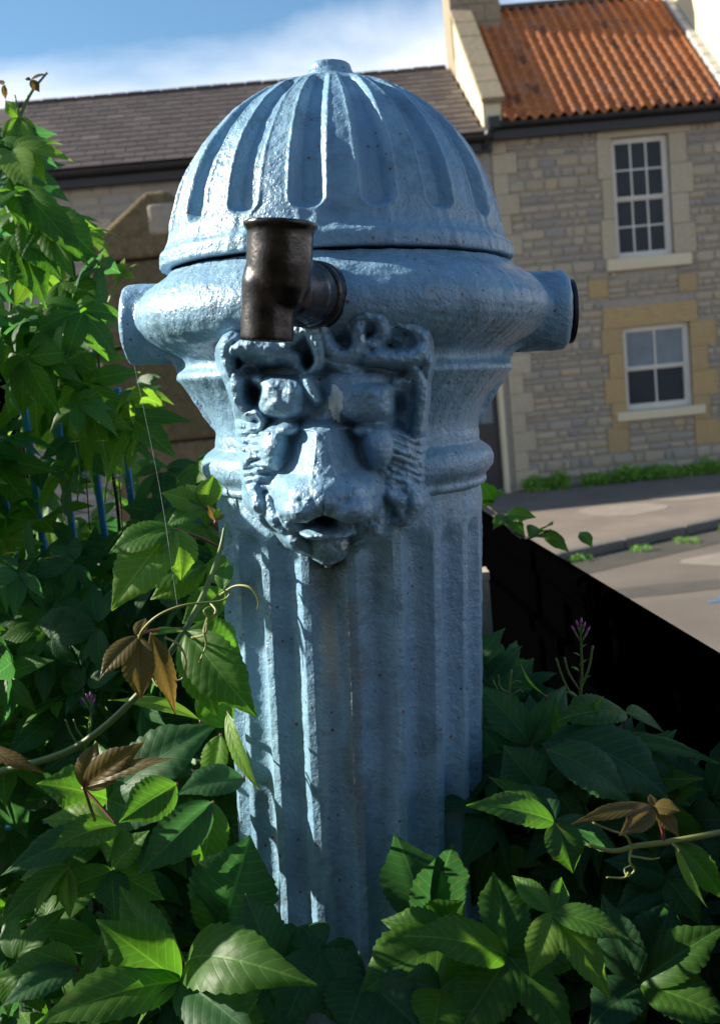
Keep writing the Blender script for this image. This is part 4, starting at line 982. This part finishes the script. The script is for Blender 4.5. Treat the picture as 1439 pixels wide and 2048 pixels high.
hero(vr, (1015, 1912), .88, [(803, 1872, 52, .84, (-.1, -.6, 1), 'leaf'), (912, 2075, 62, .82, (0, -1, .8), 'leaf'), (1150, 2100, 48, .82, (.3, -.8, 1), 'leaf'), (985, 1742, 52, .95, (.3, -1, .4), 'leaf'), (1180, 1900, 40, .9, (.2, -1, .6), 'leaf')], ped=[(1018, 1990, .93)])
hero(vr, (1104, 1825), .83, [(1059, 1956, 34, .80, (-.2, -1, .3), 'leaf_young'), (1222, 2003, 36, .79, (.4, -1, .5), 'leaf_young'), (1258, 1880, 34, .80, (.2, -.6, 1), 'leaf'), (1122, 1754, 22, .87, (.3, -1, .5), 'leaf'), (1022, 1750, 22, .87, (-.2, -.8, .8), 'leaf')], ped=[(1103, 1930, .9)])
hero(vr, (1065, 1793), .86, [(1012, 1806, 7, .85, None, 'leaf_young'), (1030, 1770, 8, .86, None, 'leaf_young'), (1052, 1825, 6, .85, None, 'leaf_young'), (1080, 1765, 7, .86, None, 'leaf_young')])
hero(vr, (905, 1880), .93, [(712, 1995, 72, .88, (0, -.6, 1), 'leaf'), (760, 1840, 40, .95, (0, -.8, .8), 'leaf')])
hero(vr, (1275, 1968), .92, [(1203, 1788, 44, .95, (-.4, -1, .3), 'leaf_blue'), (1342, 1795, 66, .96, (.2, -1, .5), 'leaf_blue'), (1450, 1850, 46, .93, (.2, -.7, 1), 'leaf'), (1470, 2050, 55, .87, (.2, -.6, 1), 'leaf'), (1175, 2060, 50, .87, (-.2, -.7, 1), 'leaf_blue')])
hero(vr, (1330, 1755), 1.0, [(1205, 1720, 34, .98, (-.2, -.8, .8), 'leaf_blue'), (1225, 1830, 34, .97, (-.1, -1, .6), 'leaf_blue'), (1400, 1850, 36, .96, (.2, -1, .4), 'leaf'), (1440, 1770, 34, 1.0, (.3, -.8, .7), 'leaf_blue')])
hero(vr, (1370, 1640), 1.08, [(1300, 1580, 44, 1.1, (0, -1, .4), 'leaf_blue'), (1390, 1560, 40, 1.12, (.2, -1, .4), 'leaf_blue'), (1460, 1640, 40, 1.06, (.3, -1, .4), 'leaf_blue'), (1440, 1740, 40, 1.04, (.2, -1, .4), 'leaf_blue'), (1310, 1720, 36, 1.05, (0, -1, .4), 'leaf_blue')])
# leaf curled against the foot of the column
hero(vr, (860, 1858), .97, [(790, 1672, 66, .965, (-.2, -1, .1), 'leaf_blue', dict(droop=-.35, fold=.1)), (905, 1690, 60, .96, (.3, -1, .1), 'leaf_blue', dict(droop=-.3, fold=.1)), (930, 1800, 46, .95, (.2, -1, .5), 'leaf')])
# bronze shoot at the right edge
vs2 = plant('creeper_shoot', at(1500, 1650, .86), 'yellow green creeper shoot with bronze young leaves and tendrils at right', 'creeper shoot')
stem_obj(vs2, [at(1520, 1645, .86), at(1439, 1665, .85), at(1335, 1684, .84), at(1272, 1692, .84), at(1225, 1702, .84), at(1172, 1688, .84)], [.0032, .003, .0028, .0026, .0022, .0014], M['tendril'])
hero(vs2, (1306, 1614), .83, [(1141, 1648, 17, .80, (0, -.7, 1), 'leaf_bronze'), (1237, 1672, 24, .80, (-.2, -1, .5), 'leaf_bronze'), (1359, 1622, 20, .82, (.1, -.6, 1), 'leaf_bronze'), (1357, 1674, 18, .81, (.3, -1, .4), 'leaf_bronze'), (1298, 1588, 10, .84, None, 'leaf_bronze')], ped=[(1322, 1655, .84), (1326, 1682, .84)])
hero(vs2, (1348, 1682), .84, [(1413, 1816, 11, .81, (-1, -.6, .3), 'leaf_young', dict(fold=.15)), (1447, 1800, 30, .84, (.5, -1, .2), 'leaf')])
for pts in ([(1262, 1692, .84), (1250, 1672, .835), (1218, 1660, .83), (1184, 1645, .83)], [(1262, 1694, .84), (1258, 1722, .83), (1268, 1740, .83), (1254, 1752, .83), (1248, 1738, .835), (1262, 1730, .835)], [(1256, 1745, .83), (1246, 1756, .83), (1212, 1755, .825)], [(1262, 1712, .84), (1300, 1718, .83), (1318, 1716, .83)], [(1340, 1684, .84), (1356, 1700, .83), (1352, 1710, .83)]):
    stem_obj(vs2, [at(*p) for p in pts], [.0013, .0008], M['tendril'], 'tendril', 6)

# ---- shoot looping over the barrier behind the fountain
v3 = plant('creeper_shoot', at(930, 1060, 1.9), 'trailing creeper shoot with drooping leaves over the barrier top', 'creeper shoot')
stem_obj(v3, [at(940, 990, 1.9), at(985, 1020, 1.8), at(1040, 1075, 1.7), at(1100, 1060, 1.65)], .002, M['stem_brown'])
for c, tips in (((985, 1000), [(960, 960, 16), (1010, 985, 14), (950, 1020, 14)]), ((1010, 1030), [(1072, 1035, 16), (1050, 1075, 14), (985, 1060, 12)]), ((1085, 1062), [(1055, 1075, 22), (1138, 1105, 14), (1105, 1050, 16)]), ((1160, 1065), [(1184, 1095, 12)])):
    hero(v3, c, 1.7, [(a, b_, h, 1.66) for a, b_, h in tips], 'leaf')

hero(vr, (730, 1960), .90, [(600, 1935, 46, .93, (-.1, -.8, .8), 'leaf_blue'), (690, 2080, 66, .84, (0, -.8, .8), 'leaf_blue'), (840, 2060, 60, .84, (.1, -.8, .8), 'leaf_blue'), (800, 1945, 44, .93, (.1, -1, .6), 'leaf_blue'), (665, 1915, 40, .96, (0, -1, .6), 'leaf_blue')])
hero(vr, (560, 1935), .93, [(490, 1785, 50, .97, (-.2, -1, .5), 'leaf_blue'), (625, 1860, 50, .98, (.2, -1, .5), 'leaf_blue'), (470, 2070, 60, .86, (-.1, -1, .6), 'leaf'), (600, 2090, 62, .85, (.1, -1, .6), 'leaf_blue'), (690, 1915, 46, .93, (.2, -.8, .8), 'leaf_blue')])
hero(vr, (880, 1980), .87, [(980, 1900, 46, .9, (.1, -.8, .8), 'leaf'), (860, 2090, 54, .8, (0, -.9, .6), 'leaf'), (800, 1960, 40, .88, (-.1, -.9, .8), 'leaf_blue')])
# ---- left foreground creeper
vl = plant('virginia_creeper', at(300, 2150, 1.05), 'large leafed creeper filling the lower left in front of the fountain', 'creeper', None)
BS = .95
hero(vl, (350, 1058), 1.02, [(222, 1222, 50, .98, (-.2, -1, .3), 'leaf_young'), (215, 1108, 34, 1.0, (-.3, -.8, .7), 'leaf'), (300, 1095, 24, 1.03, (0, -.8, .8), 'leaf'), (362, 1162, 36, 1.0, (.5, -1, .2), 'leaf_young')], ped=[(400, 1075, 1.03), (446, 1098, 1.03)])
hero(vl, (410, 1015), 1.06, [(322, 985, 24, 1.06, (-.2, -.8, .6), 'leaf_young'), (372, 968, 20, 1.07, (.2, -1, .5), 'leaf'), (430, 945, 22, 1.07, (.3, -1, .5), 'leaf_young'), (330, 1055, 22, 1.04, (0, -.8, .8), 'leaf')], ped=[(435, 1060, 1.05)])
hero(vl, (412, 1130), 1.05, [(262, 1178, 34, 1.02, (0, -.8, .8), 'leaf'), (300, 1200, 30, 1.04, (.2, -1, .3), 'leaf_young'), (460, 1150, 28, 1.06, (.4, -1, .4), 'leaf_young')])
hero(vl, (447, 1180), 1.0, [(364, 1248, 32, .98, (.2, -1, .3), 'leaf'), (455, 1120, 18, 1.03, None, 'leaf')])
hero(vl, (400, 1440), 1.08, [(215, 1400, 20, 1.04, (0, -.4, 1), 'leaf_young'), (470, 1380, 40, 1.08, (.4, -1, .3), 'leaf')])
hero(vl, (215, 1598), 1.05, [(438, 1445, 58, 1.08, (-.2, -.9, .8), 'leaf_blue'), (72, 1568, 50, 1.02, (-.1, -.8, .9), 'leaf'), (330, 1640, 40, 1.0, (0, -1, .4), 'leaf_blue'), (190, 1480, 36, 1.1, (-.2, -1, .4), 'leaf')])
hero(vl, (487, 1556), 1.0, [(352, 1590, 40, .96, (0, -.6, 1), 'leaf_blue')])
hero(vl, (455, 1425), 1.02, [(517, 1580, 17, .97, (-.8, -1, .2), 'leaf_young', dict(twist=.5))]); hero(vl, (440, 1470), 1.03, [(425, 1580, 28, 1.02, (-.3, -1, .2), 'leaf_young')])
hero(vl, (352, 1568), 1.0, [(237, 1645, 42, .95, (0, -1, .4), 'leaf')])
hero(vl, (425, 1605), 1.02, [(272, 1752, 44, .96, (.1, -1, .4), 'leaf_blue'), (400, 1760, 40, .99, (.3, -1, .3), 'leaf'), (330, 1700, 30, 1.0, None, 'leaf')])
hero(vl, (235, 1652), .97, [(0, 1752, 38, .92, (0, -.7, 1), 'leaf_blue'), (100, 1700, 40, .9, (0, -.8, .9), 'leaf'), (82, 1640, 34, 1.0, (-.3, -.6, 1), 'leaf_young'), (215, 1725, 38, .93, (.3, -1, .3), 'leaf')], ped=[(190, 1600, .99), (165, 1575, 1.0)])
hero(vl, (372, 1925), .90, [(637, 1968, 66, .80, (-.1, -.8, .9), 'leaf', dict(droop=.75, fold=.25)), (350, 1880, 14, .9, (-1, -1, .3), 'leaf_young')])
hero(vl, (360, 1962), .88, [(192, 1838, 56, .88, (-.1, -.9, .8), 'leaf'), (238, 1770, 44, .95, (0, -1, .5), 'leaf'), (68, 2050, 60, .80, (-.1, -.7, 1), 'leaf'), (515, 2080, 60, .80, (.2, -.8, .8), 'leaf_blue'), (272, 2056, 15, .82, (-.6, -.8, .2), 'leaf_young')], ped=[(372, 2040, .92)])
hero(vl, (155, 1935), .90, [(0, 2015, 36, .85, (-.2, -.7, 1), 'leaf_blue'), (60, 1900, 30, .9, None, 'leaf'), (-20, 1960, 30, .9, None, 'leaf')])
hero(vl, (440, 1870), .99, [(500, 1672, 88, .98, (-.1, -1, .1), 'leaf_blue', dict(droop=-.2)), (400, 1740, 40, 1.0, None, 'leaf')])
hero(vl, (135, 1735), .98, [(0, 1850, 30, .94, (0, -.8, .7), 'leaf'), (70, 1830, 18, .93, (-.6, -1, .2), 'leaf_young'), (40, 1760, 24, 1.0, None, 'leaf'), (140, 1840, 18, .95, None, 'leaf_young')])
hero(vl, (225, 1740), .99, [(300, 1660, 30, 1.0, None, 'leaf'), (100, 1790, 28, .97, None, 'leaf'), (230, 1830, 34, .96, None, 'leaf_blue'), (330, 1800, 34, .97, None, 'leaf')])
hero(vl, (640, 1900), .93, [(560, 2070, 60, .86, (0, -.8, .8), 'leaf_blue'), (700, 2070, 60, .86, (.1, -.8, .8), 'leaf_blue'), (600, 1850, 40, .97, None, 'leaf_blue'), (720, 1930, 36, .96, None, 'leaf_blue')])
# ---- hanging shoot with bronze leaves and tendrils
v4 = plant('creeper_shoot', at(0, 1550, .92), 'long green creeper shoot with bronze leaves and coiled tendrils left of the column', 'creeper shoot')
stem_obj(v4, [at(-60, 1560, .92), at(0, 1543, .91), at(150, 1495, .90), at(280, 1385, .90), at(368, 1262, .93), at(415, 1170, .96), at(440, 1100, .99), at(450, 1050, 1.0)], [.0036, .0036, .0032, .0030, .0028, .0026, .0022, .0014], M['stem'])
hero(v4, (276, 1273), .87, [(199, 1358, 24, .84, (-.4, -1, .3), 'leaf_bronze'), (282, 1402, 31, .84, (.1, -1, .2), 'leaf_bronze'), (232, 1335, 14, .85, None, 'leaf_young'), (292, 1236, 14, .89, None, 'leaf_bronze')], ped=[(300, 1262, .88), (364, 1258, .92)])
hero(v4, (302, 1268), .885, [(351, 1430, 21, .86, (.5, -1, .2), 'leaf_bronze'), (366, 1262, 11, .9, (0, -.6, 1), 'leaf')])
hero(v4, (374, 1263), .915, [(516, 1437, 50, .87, (.2, -1, .1), 'leaf', dict(droop=.3)), (486, 1318, 46, .93, (.4, -1, .5), 'leaf', dict(droop=.5)), (437, 1438, 38, .89, (-.1, -1, .1), 'leaf')])
hero(v4, (168, 1575), .87, [(196, 1482, 26, .88, (-.3, -1, .2), 'leaf_bronze'), (290, 1483, 30, .86, (0, -1, .4), 'leaf_bronze'), (352, 1516, 17, .85, (0, -.7, 1), 'leaf_bronze')], ped=[(190, 1640, .95)])
hero(v4, (-40, 1495), .88, [(88, 1547, 15, .86, (0, -.8, .8), 'leaf_bronze')])
for pts in ([(276, 1290, .87), (284, 1262, .865), (318, 1230, .86), (370, 1210, .86), (440, 1202, .87), (460, 1186, .87), (444, 1180, .87)], [(440, 1190, .88), (470, 1172, .87), (500, 1175, .86), (516, 1198, .86), (515, 1220, .865)], [(420, 1205, .9), (432, 1222, .89), (420, 1236, .89), (408, 1222, .89), (422, 1214, .895), (430, 1228, .89)],
            [(415, 1235, .9), (408, 1262, .88), (412, 1290, .88), (398, 1326, .875)], [(330, 1275, .88), (358, 1290, .87), (372, 1322, .87), (366, 1355, .87), (350, 1362, .87)], [(300, 1345, .88), (315, 1372, .87), (330, 1362, .87), (322, 1348, .87)], [(384, 1275, .9), (410, 1268, .88), (414, 1245, .88)]):
    stem_obj(v4, [at(*p) for p in pts], [.0012, .0011, .0007], M['tendril'], 'tendril', 6)
hero(v4, (430, 1040), 1.0, [(415, 1010, 8, 1.0, None, 'leaf_bronze'), (440, 1015, 7, 1.0, None, 'leaf_young'), (452, 1030, 6, 1.0, None, 'leaf_bronze')])

# ---- compound leaf meshes shared by the dense masses
def compound(seed, mat, nl=5, size=.1, fine=False):
    q = random.Random(seed); vs_, fs_, us_ = [], [], []; n0 = 0
    for k in range(nl):
        a = (k - (nl - 1) / 2) * R(52) + q.uniform(-.12, .12); ln = (1 - .16 * abs(k - (nl - 1) / 2)) * q.uniform(.9, 1.08)
        v, f, uv = leaflet_arrays(12, 2, .22 + q.uniform(-.02, .03), .35, .30 + q.uniform(-.1, .2), .07, seed * 9 + k, q.uniform(-.3, .3), 7)
        v = v * ln; v[:, 1] += .05; c_, s_ = math.cos(a), math.sin(a); dz = q.uniform(-.25, .15)
        x = v[:, 0] * c_ + v[:, 1] * s_; y = -v[:, 0] * s_ + v[:, 1] * c_; z = v[:, 2] + dz * np.hypot(v[:, 0], v[:, 1])
        vs_.append(np.stack([x, y, z], -1) * size); fs_.append(f + n0); us_.append(uv); n0 += len(v)
    return mesh('leaf', np.concatenate(vs_), np.concatenate(fs_), mat, np.concatenate(us_))
CV = {k: [compound(i + 11 * j, M[k]) for i in range(6)] for j, k in enumerate(('leaf', 'leaf_blue', 'leaf_young', 'leaf_bronze'))}
for k in CV:
    for me in CV[k]: me.polygons.foreach_set('use_smooth', np.ones(len(me.polygons), dtype=bool))

def inside(poly, x, y):
    c_ = False; n = len(poly)
    for i in range(n):
        (x1, y1), (x2, y2) = poly[i], poly[i - 1]
        if (y1 > y) != (y2 > y) and x < (x2 - x1) * (y - y1) / (y2 - y1) + x1: c_ = not c_
    return c_
# places on the fountain the photograph shows in the sun: the leaf mass is open along these rays
def fw(x, z, P): return FM @ Vector((x, -P, z))
LIT = [(at(490, 1470, 1.03), .07), (at(520, 1600, 1.03), .065), (at(560, 1430, 1.02), .05), (at(560, 780, .93), .06), (at(500, 700, .93), .05), (at(400, 610, 1.0), .07), (at(380, 450, 1.0), .2), (at(300, 600, 1.1), .07), (at(440, 900, 1.05), .04), (at(520, 950, .97), .03), (at(500, 1180, 1.0), .02), (at(620, 960, .9), .06), (at(400, 770, 1.0), .05), (at(300, 640, 1.1), .08), (at(560, 600, .95), .05)]
def in_corridor(p, extra=.05):
    for (q, r_) in LIT:
        d = p - q; t_ = d.dot(S)
        if t_ > .02 and (d - S * t_).length < r_ + extra: return True
    return False
def orient(nrm, up):
    Zv = nrm.normalized(); Y = up - Zv * up.dot(Zv); Y.normalize(); X_ = Y.cross(Zv); return Matrix((X_, Y, Zv)).transposed().to_4x4()
def mass(par, poly, n, drange, size, kinds, seed, drop=.8, corridor=True, dens=None, lim=300):
    q = random.Random(seed); k = 0; tries = 0; org = par.matrix_world.translation; extra = []
    xs = [p[0] for p in poly]; ys = [p[1] for p in poly]
    while k < n and tries < n * 40:
        tries += 1; x, y = q.uniform(min(xs), max(xs)), q.uniform(min(ys), max(ys))
        if not inside(poly, x, y): continue
        p = at(x, y, q.uniform(*drange)); s_ = q.uniform(*size)
        if corridor and in_corridor(p, s_ * .55): continue
        if p.z < 1.25: continue
        nrm = Vector((q.uniform(-.9, .5), q.uniform(-1.2, .2), q.uniform(.1, 1.1))); up_ = Vector((q.uniform(-.7, .7), q.uniform(-.5, .3), -drop + q.uniform(-.4, .5)))
        Mx = Matrix.Translation(p - org) @ orient(nrm, up_) @ Matrix.Scale(s_ / .1, 4)
        me = q.choice(CV[q.choice(kinds)])
        if k < lim:
            o = bpy.data.objects.new('leaf', me); col.objects.link(o); o.parent = par; o.matrix_local = Mx
        else: extra.append((me, Mx))
        k += 1
    if extra:
        vs_, fs_, us_ = [], [], []; n0 = 0; cache = {}
        for me, Mx in extra:
            if me.name not in cache:
                a = np.empty(len(me.vertices) * 3, dtype=np.float32); me.vertices.foreach_get('co', a); l_ = np.empty(len(me.loops), dtype=np.int32); me.loops.foreach_get('vertex_index', l_)
                u_ = np.empty(len(me.loops) * 2, dtype=np.float32); me.uv_layers[0].data.foreach_get('uv', u_); uvv = np.zeros((len(me.vertices), 2)); uvv[l_] = u_.reshape(-1, 2); cache[me.name] = (a.reshape(-1, 3), l_.reshape(-1, 4), uvv)
            a, l_, uvv = cache[me.name]; m4 = np.array(Mx); vs_.append(a @ m4[:3, :3].T + m4[:3, 3]); fs_.append(l_ + n0); us_.append(uvv); n0 += len(a)
        o = link('foliage', mesh('foliage', np.concatenate(vs_), np.concatenate(fs_), M[kinds[0]], np.concatenate(us_)), None, par, True); o['kind'] = 'stuff'
    return k

# tall creeper climbing the blue railings on the left
vt = plant('climbing_creeper', at(60, 1500, 1.75), 'tall leafy creeper climbing the blue railings at the left', 'creeper')
topp = [(-140, 200), (20, 235), (60, 330), (100, 400), (190, 470), (225, 560), (215, 640), (245, 700), (300, 770), (318, 850), (300, 930), (260, 1000), (240, 1100), (-140, 1150)]
print('climb', mass(vt, topp, 150, (1.35, 1.9), (.065, .10), ['leaf', 'leaf', 'leaf_young', 'leaf_young', 'leaf_blue'], 5, 1.0))
mass(vt, [(-520, 520), (-70, 640), (-70, 1500), (-520, 1700)], 300, (.95, 1.8), (.07, .11), ['leaf', 'leaf_blue'], 15, 1.0, True, lim=0)
for k, pts in enumerate([[(20, 1500, 1.8), (60, 1100, 1.75), (20, 700, 1.7), (45, 420, 1.65), (40, 250, 1.6), (30, 190, 1.6)], [(120, 1500, 1.8), (150, 1150, 1.75), (110, 850, 1.7), (150, 560, 1.65), (100, 440, 1.6)], [(200, 1400, 1.75), (240, 1100, 1.7), (210, 850, 1.65), (190, 640, 1.6)], [(-20, 400, 1.6), (30, 260, 1.6), (60, 190, 1.6), (95, 145, 1.6)]]):
    stem_obj(vt, [at(*p) for p in pts], [.004, .003, .0015], M['stem'] if k in (0, 3) else M['stem_brown'])
hero(vt, (38, 235), 1.6, [(5, 300, 14, 1.58), (70, 320, 16, 1.58), (10, 200, 12, 1.6), (75, 280, 12, 1.6)], 'leaf_young'); hero(vt, (40, 290), 1.58, [(95, 370, 16, 1.56), (15, 360, 14, 1.56), (60, 350, 12, 1.57)], 'leaf_young'); hero(vt, (62, 160), 1.6, [(80, 185, 8, 1.6), (50, 158, 5, 1.6), (98, 148, 5, 1.6)], 'leaf_bronze'); hero(vt, (8, 170), 1.6, [(12, 200, 5, 1.6), (0, 160, 5, 1.6)], 'leaf_bronze')
for c, tips in (((20, 355), [(180, 535, 30), (60, 470, 24)]), ((85, 420), [(195, 515, 34), (150, 560, 28), (40, 520, 24)]), ((30, 470), [(125, 560, 34), (20, 590, 26), (95, 620, 30)]), ((60, 660), [(115, 780, 34), (40, 770, 26), (130, 720, 30)]), ((120, 700), [(180, 800, 32), (100, 850, 26), (205, 760, 24)]), ((130, 560), [(200, 600, 26), (190, 660, 28), (110, 680, 26)])):
    hero(vt, c, 1.5, [(a, b_, h, 1.45) for a, b_, h in tips], 'leaf')
# young yellow shoot against the gatepost
v6 = plant('creeper_shoot', at(205, 640, 1.7), 'pale yellow young shoot standing against the dark gatepost', 'creeper shoot')
stem_obj(v6, [at(205, 640, 1.7), at(228, 580, 1.7), at(250, 545, 1.7), at(275, 530, 1.7)], .0028, M['tendril']); hero(v6, (245, 550), 1.7, [(222, 525, 8, 1.7), (270, 555, 9, 1.7), (250, 515, 8, 1.7), (280, 528, 6, 1.7), (225, 560, 8, 1.7)], 'leaf_young')
# low undergrowth behind and beside
vu = plant('virginia_creeper', at(150, 1650, 1.5), 'shaded creeper leaves massed behind the hanging shoot at left', 'creeper', None)
print('under', mass(vu, [(-60, 1130), (240, 1060), (330, 930), (420, 900), (480, 1000), (480, 1850), (200, 2100), (-60, 2100)], 330, (1.18, 1.75), (.06, .09), ['leaf_blue', 'leaf'], 8, .3, lim=290))
vb = plant('virginia_creeper', at(1150, 1900, 1.2), 'shaded creeper leaves massed beneath the big leaves at right', 'creeper', None)
print('right', mass(vb, [(960, 1560), (1060, 1480), (1200, 1500), (1330, 1560), (1500, 1600), (1500, 2150), (560, 2150), (620, 1930), (960, 1800)], 330, (1.08, 1.25), (.06, .09), ['leaf_blue', 'leaf_blue', 'leaf'], 9, .1, False, lim=290))
mass(vl, [(-60, 1820), (420, 1900), (520, 2120), (-60, 2160)], 60, (.93, 1.15), (.06, .085), ['leaf_blue', 'leaf'], 21, .2, False)
mass(vb, [(950, 1300), (1010, 1330), (1070, 1370), (1080, 1480), (950, 1560)], 34, (1.3, 1.6), (.05, .08), ['leaf_blue'], 31, .2, False)
# dark leaf litter and small growth over the soil
def litter():
    q = random.Random(4); b = MB()
    for k in range(2600):
        p = Vector((q.uniform(-1.8, -.3), q.uniform(1.5, 2.6), 1.24 + q.random() ** 2 * .16)); d = Vector((q.uniform(-1, 1), q.uniform(-1, 1), q.uniform(-.3, .8))).normalized(); s_ = d.orthogonal().normalized(); l_ = q.uniform(.02, .05)
        if (p.xy - Vector((-.045, 1.15))).length < .17: continue
        b.add([p, p + d * l_ * .5 + s_ * l_ * .3, p + d * l_, p + d * l_ * .5 - s_ * l_ * .3], [(0, 1, 2, 3)])
    o = b.build('undergrowth', M['leaf']); tag(o, 'dark low undergrowth covering the soil of the bed', 'undergrowth', kind='stuff')
litter()

# ---- blue railings behind the creeper
rf = plant('blue_railings', at(100, 1400, 1.6), 'bright blue railings half hidden behind the climbing creeper', 'railings')
YR = 1.6; z0, z1 = 1.24, 2.02; ro = rf.matrix_world.translation
for k in range(-3, 7):
    x = at(250, 900, YR).x + (k - 6) * .05
    b = MB(); b.box(x - .0055 - ro.x, x + .0055 - ro.x, YR - .0055 - ro.y, YR + .0055 - ro.y, z0 - ro.z, z1 - ro.z); o = b.build('bar', M['blue_rail'], rf); bevel(o, .003)
for zz in (1.30, 1.46):
    b = MB(); b.box(-1.0 - ro.x, at(262, 900, 1.6).x - ro.x, YR - .0045 - ro.y, YR + .0045 - ro.y, zz - ro.z, zz + .012 - ro.z); b.build('rail', M['blue_rail'], rf)
b = MB(); xk = at(35, 950, 2.3).x; b.box(xk - .02 - ro.x, xk + .02 - ro.x, 2.28 - ro.y, 2.32 - ro.y, z0 - ro.z, 2.2 - ro.z); b.build('post', M['black'], rf)

# ---- willowherb, hawkbit, silk
def willow(base, tip, Y, sc_, label, seed):
    q = random.Random(seed); B, T = at(*base, Y), at(*tip, Y); o = plant('willowherb', B, label, 'wildflower'); ax_ = T - B; ln = ax_.length
    stem_obj(o, [B, B + ax_ * .5 + Vector((.003, 0, 0)), T], [.0018, .0016, .001], M['stem'])
    sd_ = Vector((1, 0, 0))
    for k, (h, sg, l_, mt) in enumerate([(.1, 1, .28, 'leaf_young'), (.25, -1, .2, 'leaf_young'), (.42, 1, .16, 'leaf'), (.55, -1, .14, 'leaf_young'), (.62, 1, .12, 'leaf'), (.72, -1, .1, 'leaf_young'), (.8, 1, .1, 'leaf')]):
        P0 = B + ax_ * h; P1 = P0 + (sd_ * sg * .8 + Vector((0, -.3, .55))).normalized() * ln * l_; me = leaflet_world(P0, P1, ln * l_ * .16, Vector((0, -.5, 1)), o, M[mt], 'leaf', .3, .3, k, False); link('leaf', me, None, o, True)
    for k, (h, sg, l_) in enumerate([(.15, -1, .62), (.3, 1, .55), (.35, -1, .4)]):
        P0 = B + ax_ * h; P1 = P0 + (sd_ * sg * .33 + Vector((0, q.uniform(-.1, .1), .9))).normalized() * ln * l_; stem_obj(o, [P0, (P0 + P1) / 2 + sd_ * sg * .003, P1], [.001, .0013, .0012], M['stem'], 'seed_pod', 6)
    for k in range(5):
        h = .84 + .04 * k; sg = (-1) ** k; P0 = B + ax_ * h; P1 = P0 + (sd_ * sg * (.5 - .1 * k) + Vector((0, -.1, .9))).normalized() * ln * (.16 - .02 * k)
        fl = stem_obj(o, [P0, P1], [.0008, .0012], M['stem'], 'flower', 6); d = (P1 - P0).normalized(); stem_obj(fl, [P1 - o.location, P1 - o.location + d * .004, P1 - o.location + d * .008], [.0010, .0015, .0005], M['pink'], 'bud', 6)
    return o
def fix_bud(): pass
def willow_call():
    pass
_old = stem_obj
def stem_obj(par, pts, rad, mat, name='stem', n=8, smooth=6):
    if name == 'bud':     # child of a flower stalk: coordinates already relative to the plant
        b = MB(); b.tube([Vector(p) for p in pts], rad, n); return b.build(name, mat, par, True)
    return _old(par, pts, rad, mat, name, n, smooth)
willow((1155, 1440), (1160, 1262), 1.12, 1, 'willowherb with pink buds rising before the black barrier', 3)
willow((165, 1520), (182, 1405), 1.15, 1, 'small willowherb with pink buds in the shade at left', 4)
v7 = plant('young_shoot', at(1015, 1420, 1.2), 'tiny yellow shoot with tendrils beside the column foot', 'shoot')
stem_obj(v7, [at(1015, 1420, 1.2), at(1018, 1380, 1.2), at(1022, 1340, 1.2)], .0014, M['tendril'])
for pts in ([(1018, 1385), (1000, 1375), (996, 1350)], [(1018, 1370), (1032, 1362), (1042, 1364)], [(1018, 1395), (1038, 1380), (1045, 1385)], [(1016, 1400), (1003, 1395), (985, 1360)]): stem_obj(v7, [at(*p, 1.2) for p in pts], .0009, M['tendril'], 'tendril', 5)
yl = ['yellow flower nearest the left edge low in the bed', 'yellow flower beside the dark post', 'lone yellow flower higher up by the railings', 'yellow flower right of the dark post', 'small yellow flower above the hanging shoot']
for k, (x, y) in enumerate([(22, 1108), (100, 1118), (150, 885), (182, 1158), (205, 884)]):
    P0 = at(x + 5, y + 120, 1.3); P1 = at(x, y, 1.28); o = plant('yellow_flower', P0, yl[k], 'wildflower', 'yellow flowers among the creeper'); stem_obj(o, [P0, (P0 + P1) / 2 + Vector((.004, 0, 0)), P1], .001, M['stem'])
    b = MB(); c_ = P1 - P0
    for j in range(12):
        a = j * .5236; d = Vector((math.cos(a), math.sin(a) * .6 - .2, .25)); s_ = Vector((-math.sin(a), math.cos(a) * .6, 0)); b.add([c_, c_ + d * .005 + s_ * .002, c_ + d * .010, c_ + d * .005 - s_ * .002], [(0, 1, 2, 3)])
    b.build('petals', M['yellow'], o)
for k, (x, y) in enumerate([(62, 1215), (172, 950), (268, 1215), (272, 1225), (120, 1490), (238, 955)]):
    P0 = at(x + 8, y + 110, 1.3); P1 = at(x, y, 1.28); o = plant('dry_seed_head', P0, ['grey fluffy seed head low at the left', 'grey seed head under the blue railings', 'brown dry seed head above the bronze leaves', 'second brown seed head touching the first above the bronze leaves', 'brown dry seed head near the small willowherb', 'grey seed head left of the gatepost foot'][k], 'wildflower', 'dry seed heads among the creeper')
    stem_obj(o, [P0, (P0 + P1) / 2, P1], .0009, M['stem_brown'])
    q = random.Random(k); b = MB(); c_ = P1 - P0
    for j in range(40):
        d = Vector((q.uniform(-1, 1), q.uniform(-1, 1), q.uniform(-1, 1))).normalized() * q.uniform(.004, .011); s_ = d.orthogonal().normalized() * .0007; b.add([c_ - s_, c_ + s_, c_ + d], [(0, 1, 2)])
    b.build('fluff', M['fluff'], o)
def silk(a, b_, label):
    A, B = at(*a), at(*b_); o = plant('spider_silk', A, label, 'cobweb'); mid = (A + B) / 2 + Vector((.004, 0, -.01)); P = spline([Vector((0, 0, 0)), mid - A, B - A], 8); bb = MB(); bb.tube(P, .00012, 4); bb.build('thread', M['silk'], o)
silk((268, 728, 1.1), (355, 1215, .9), 'long cobweb thread hanging from the left outlet of the fountain')
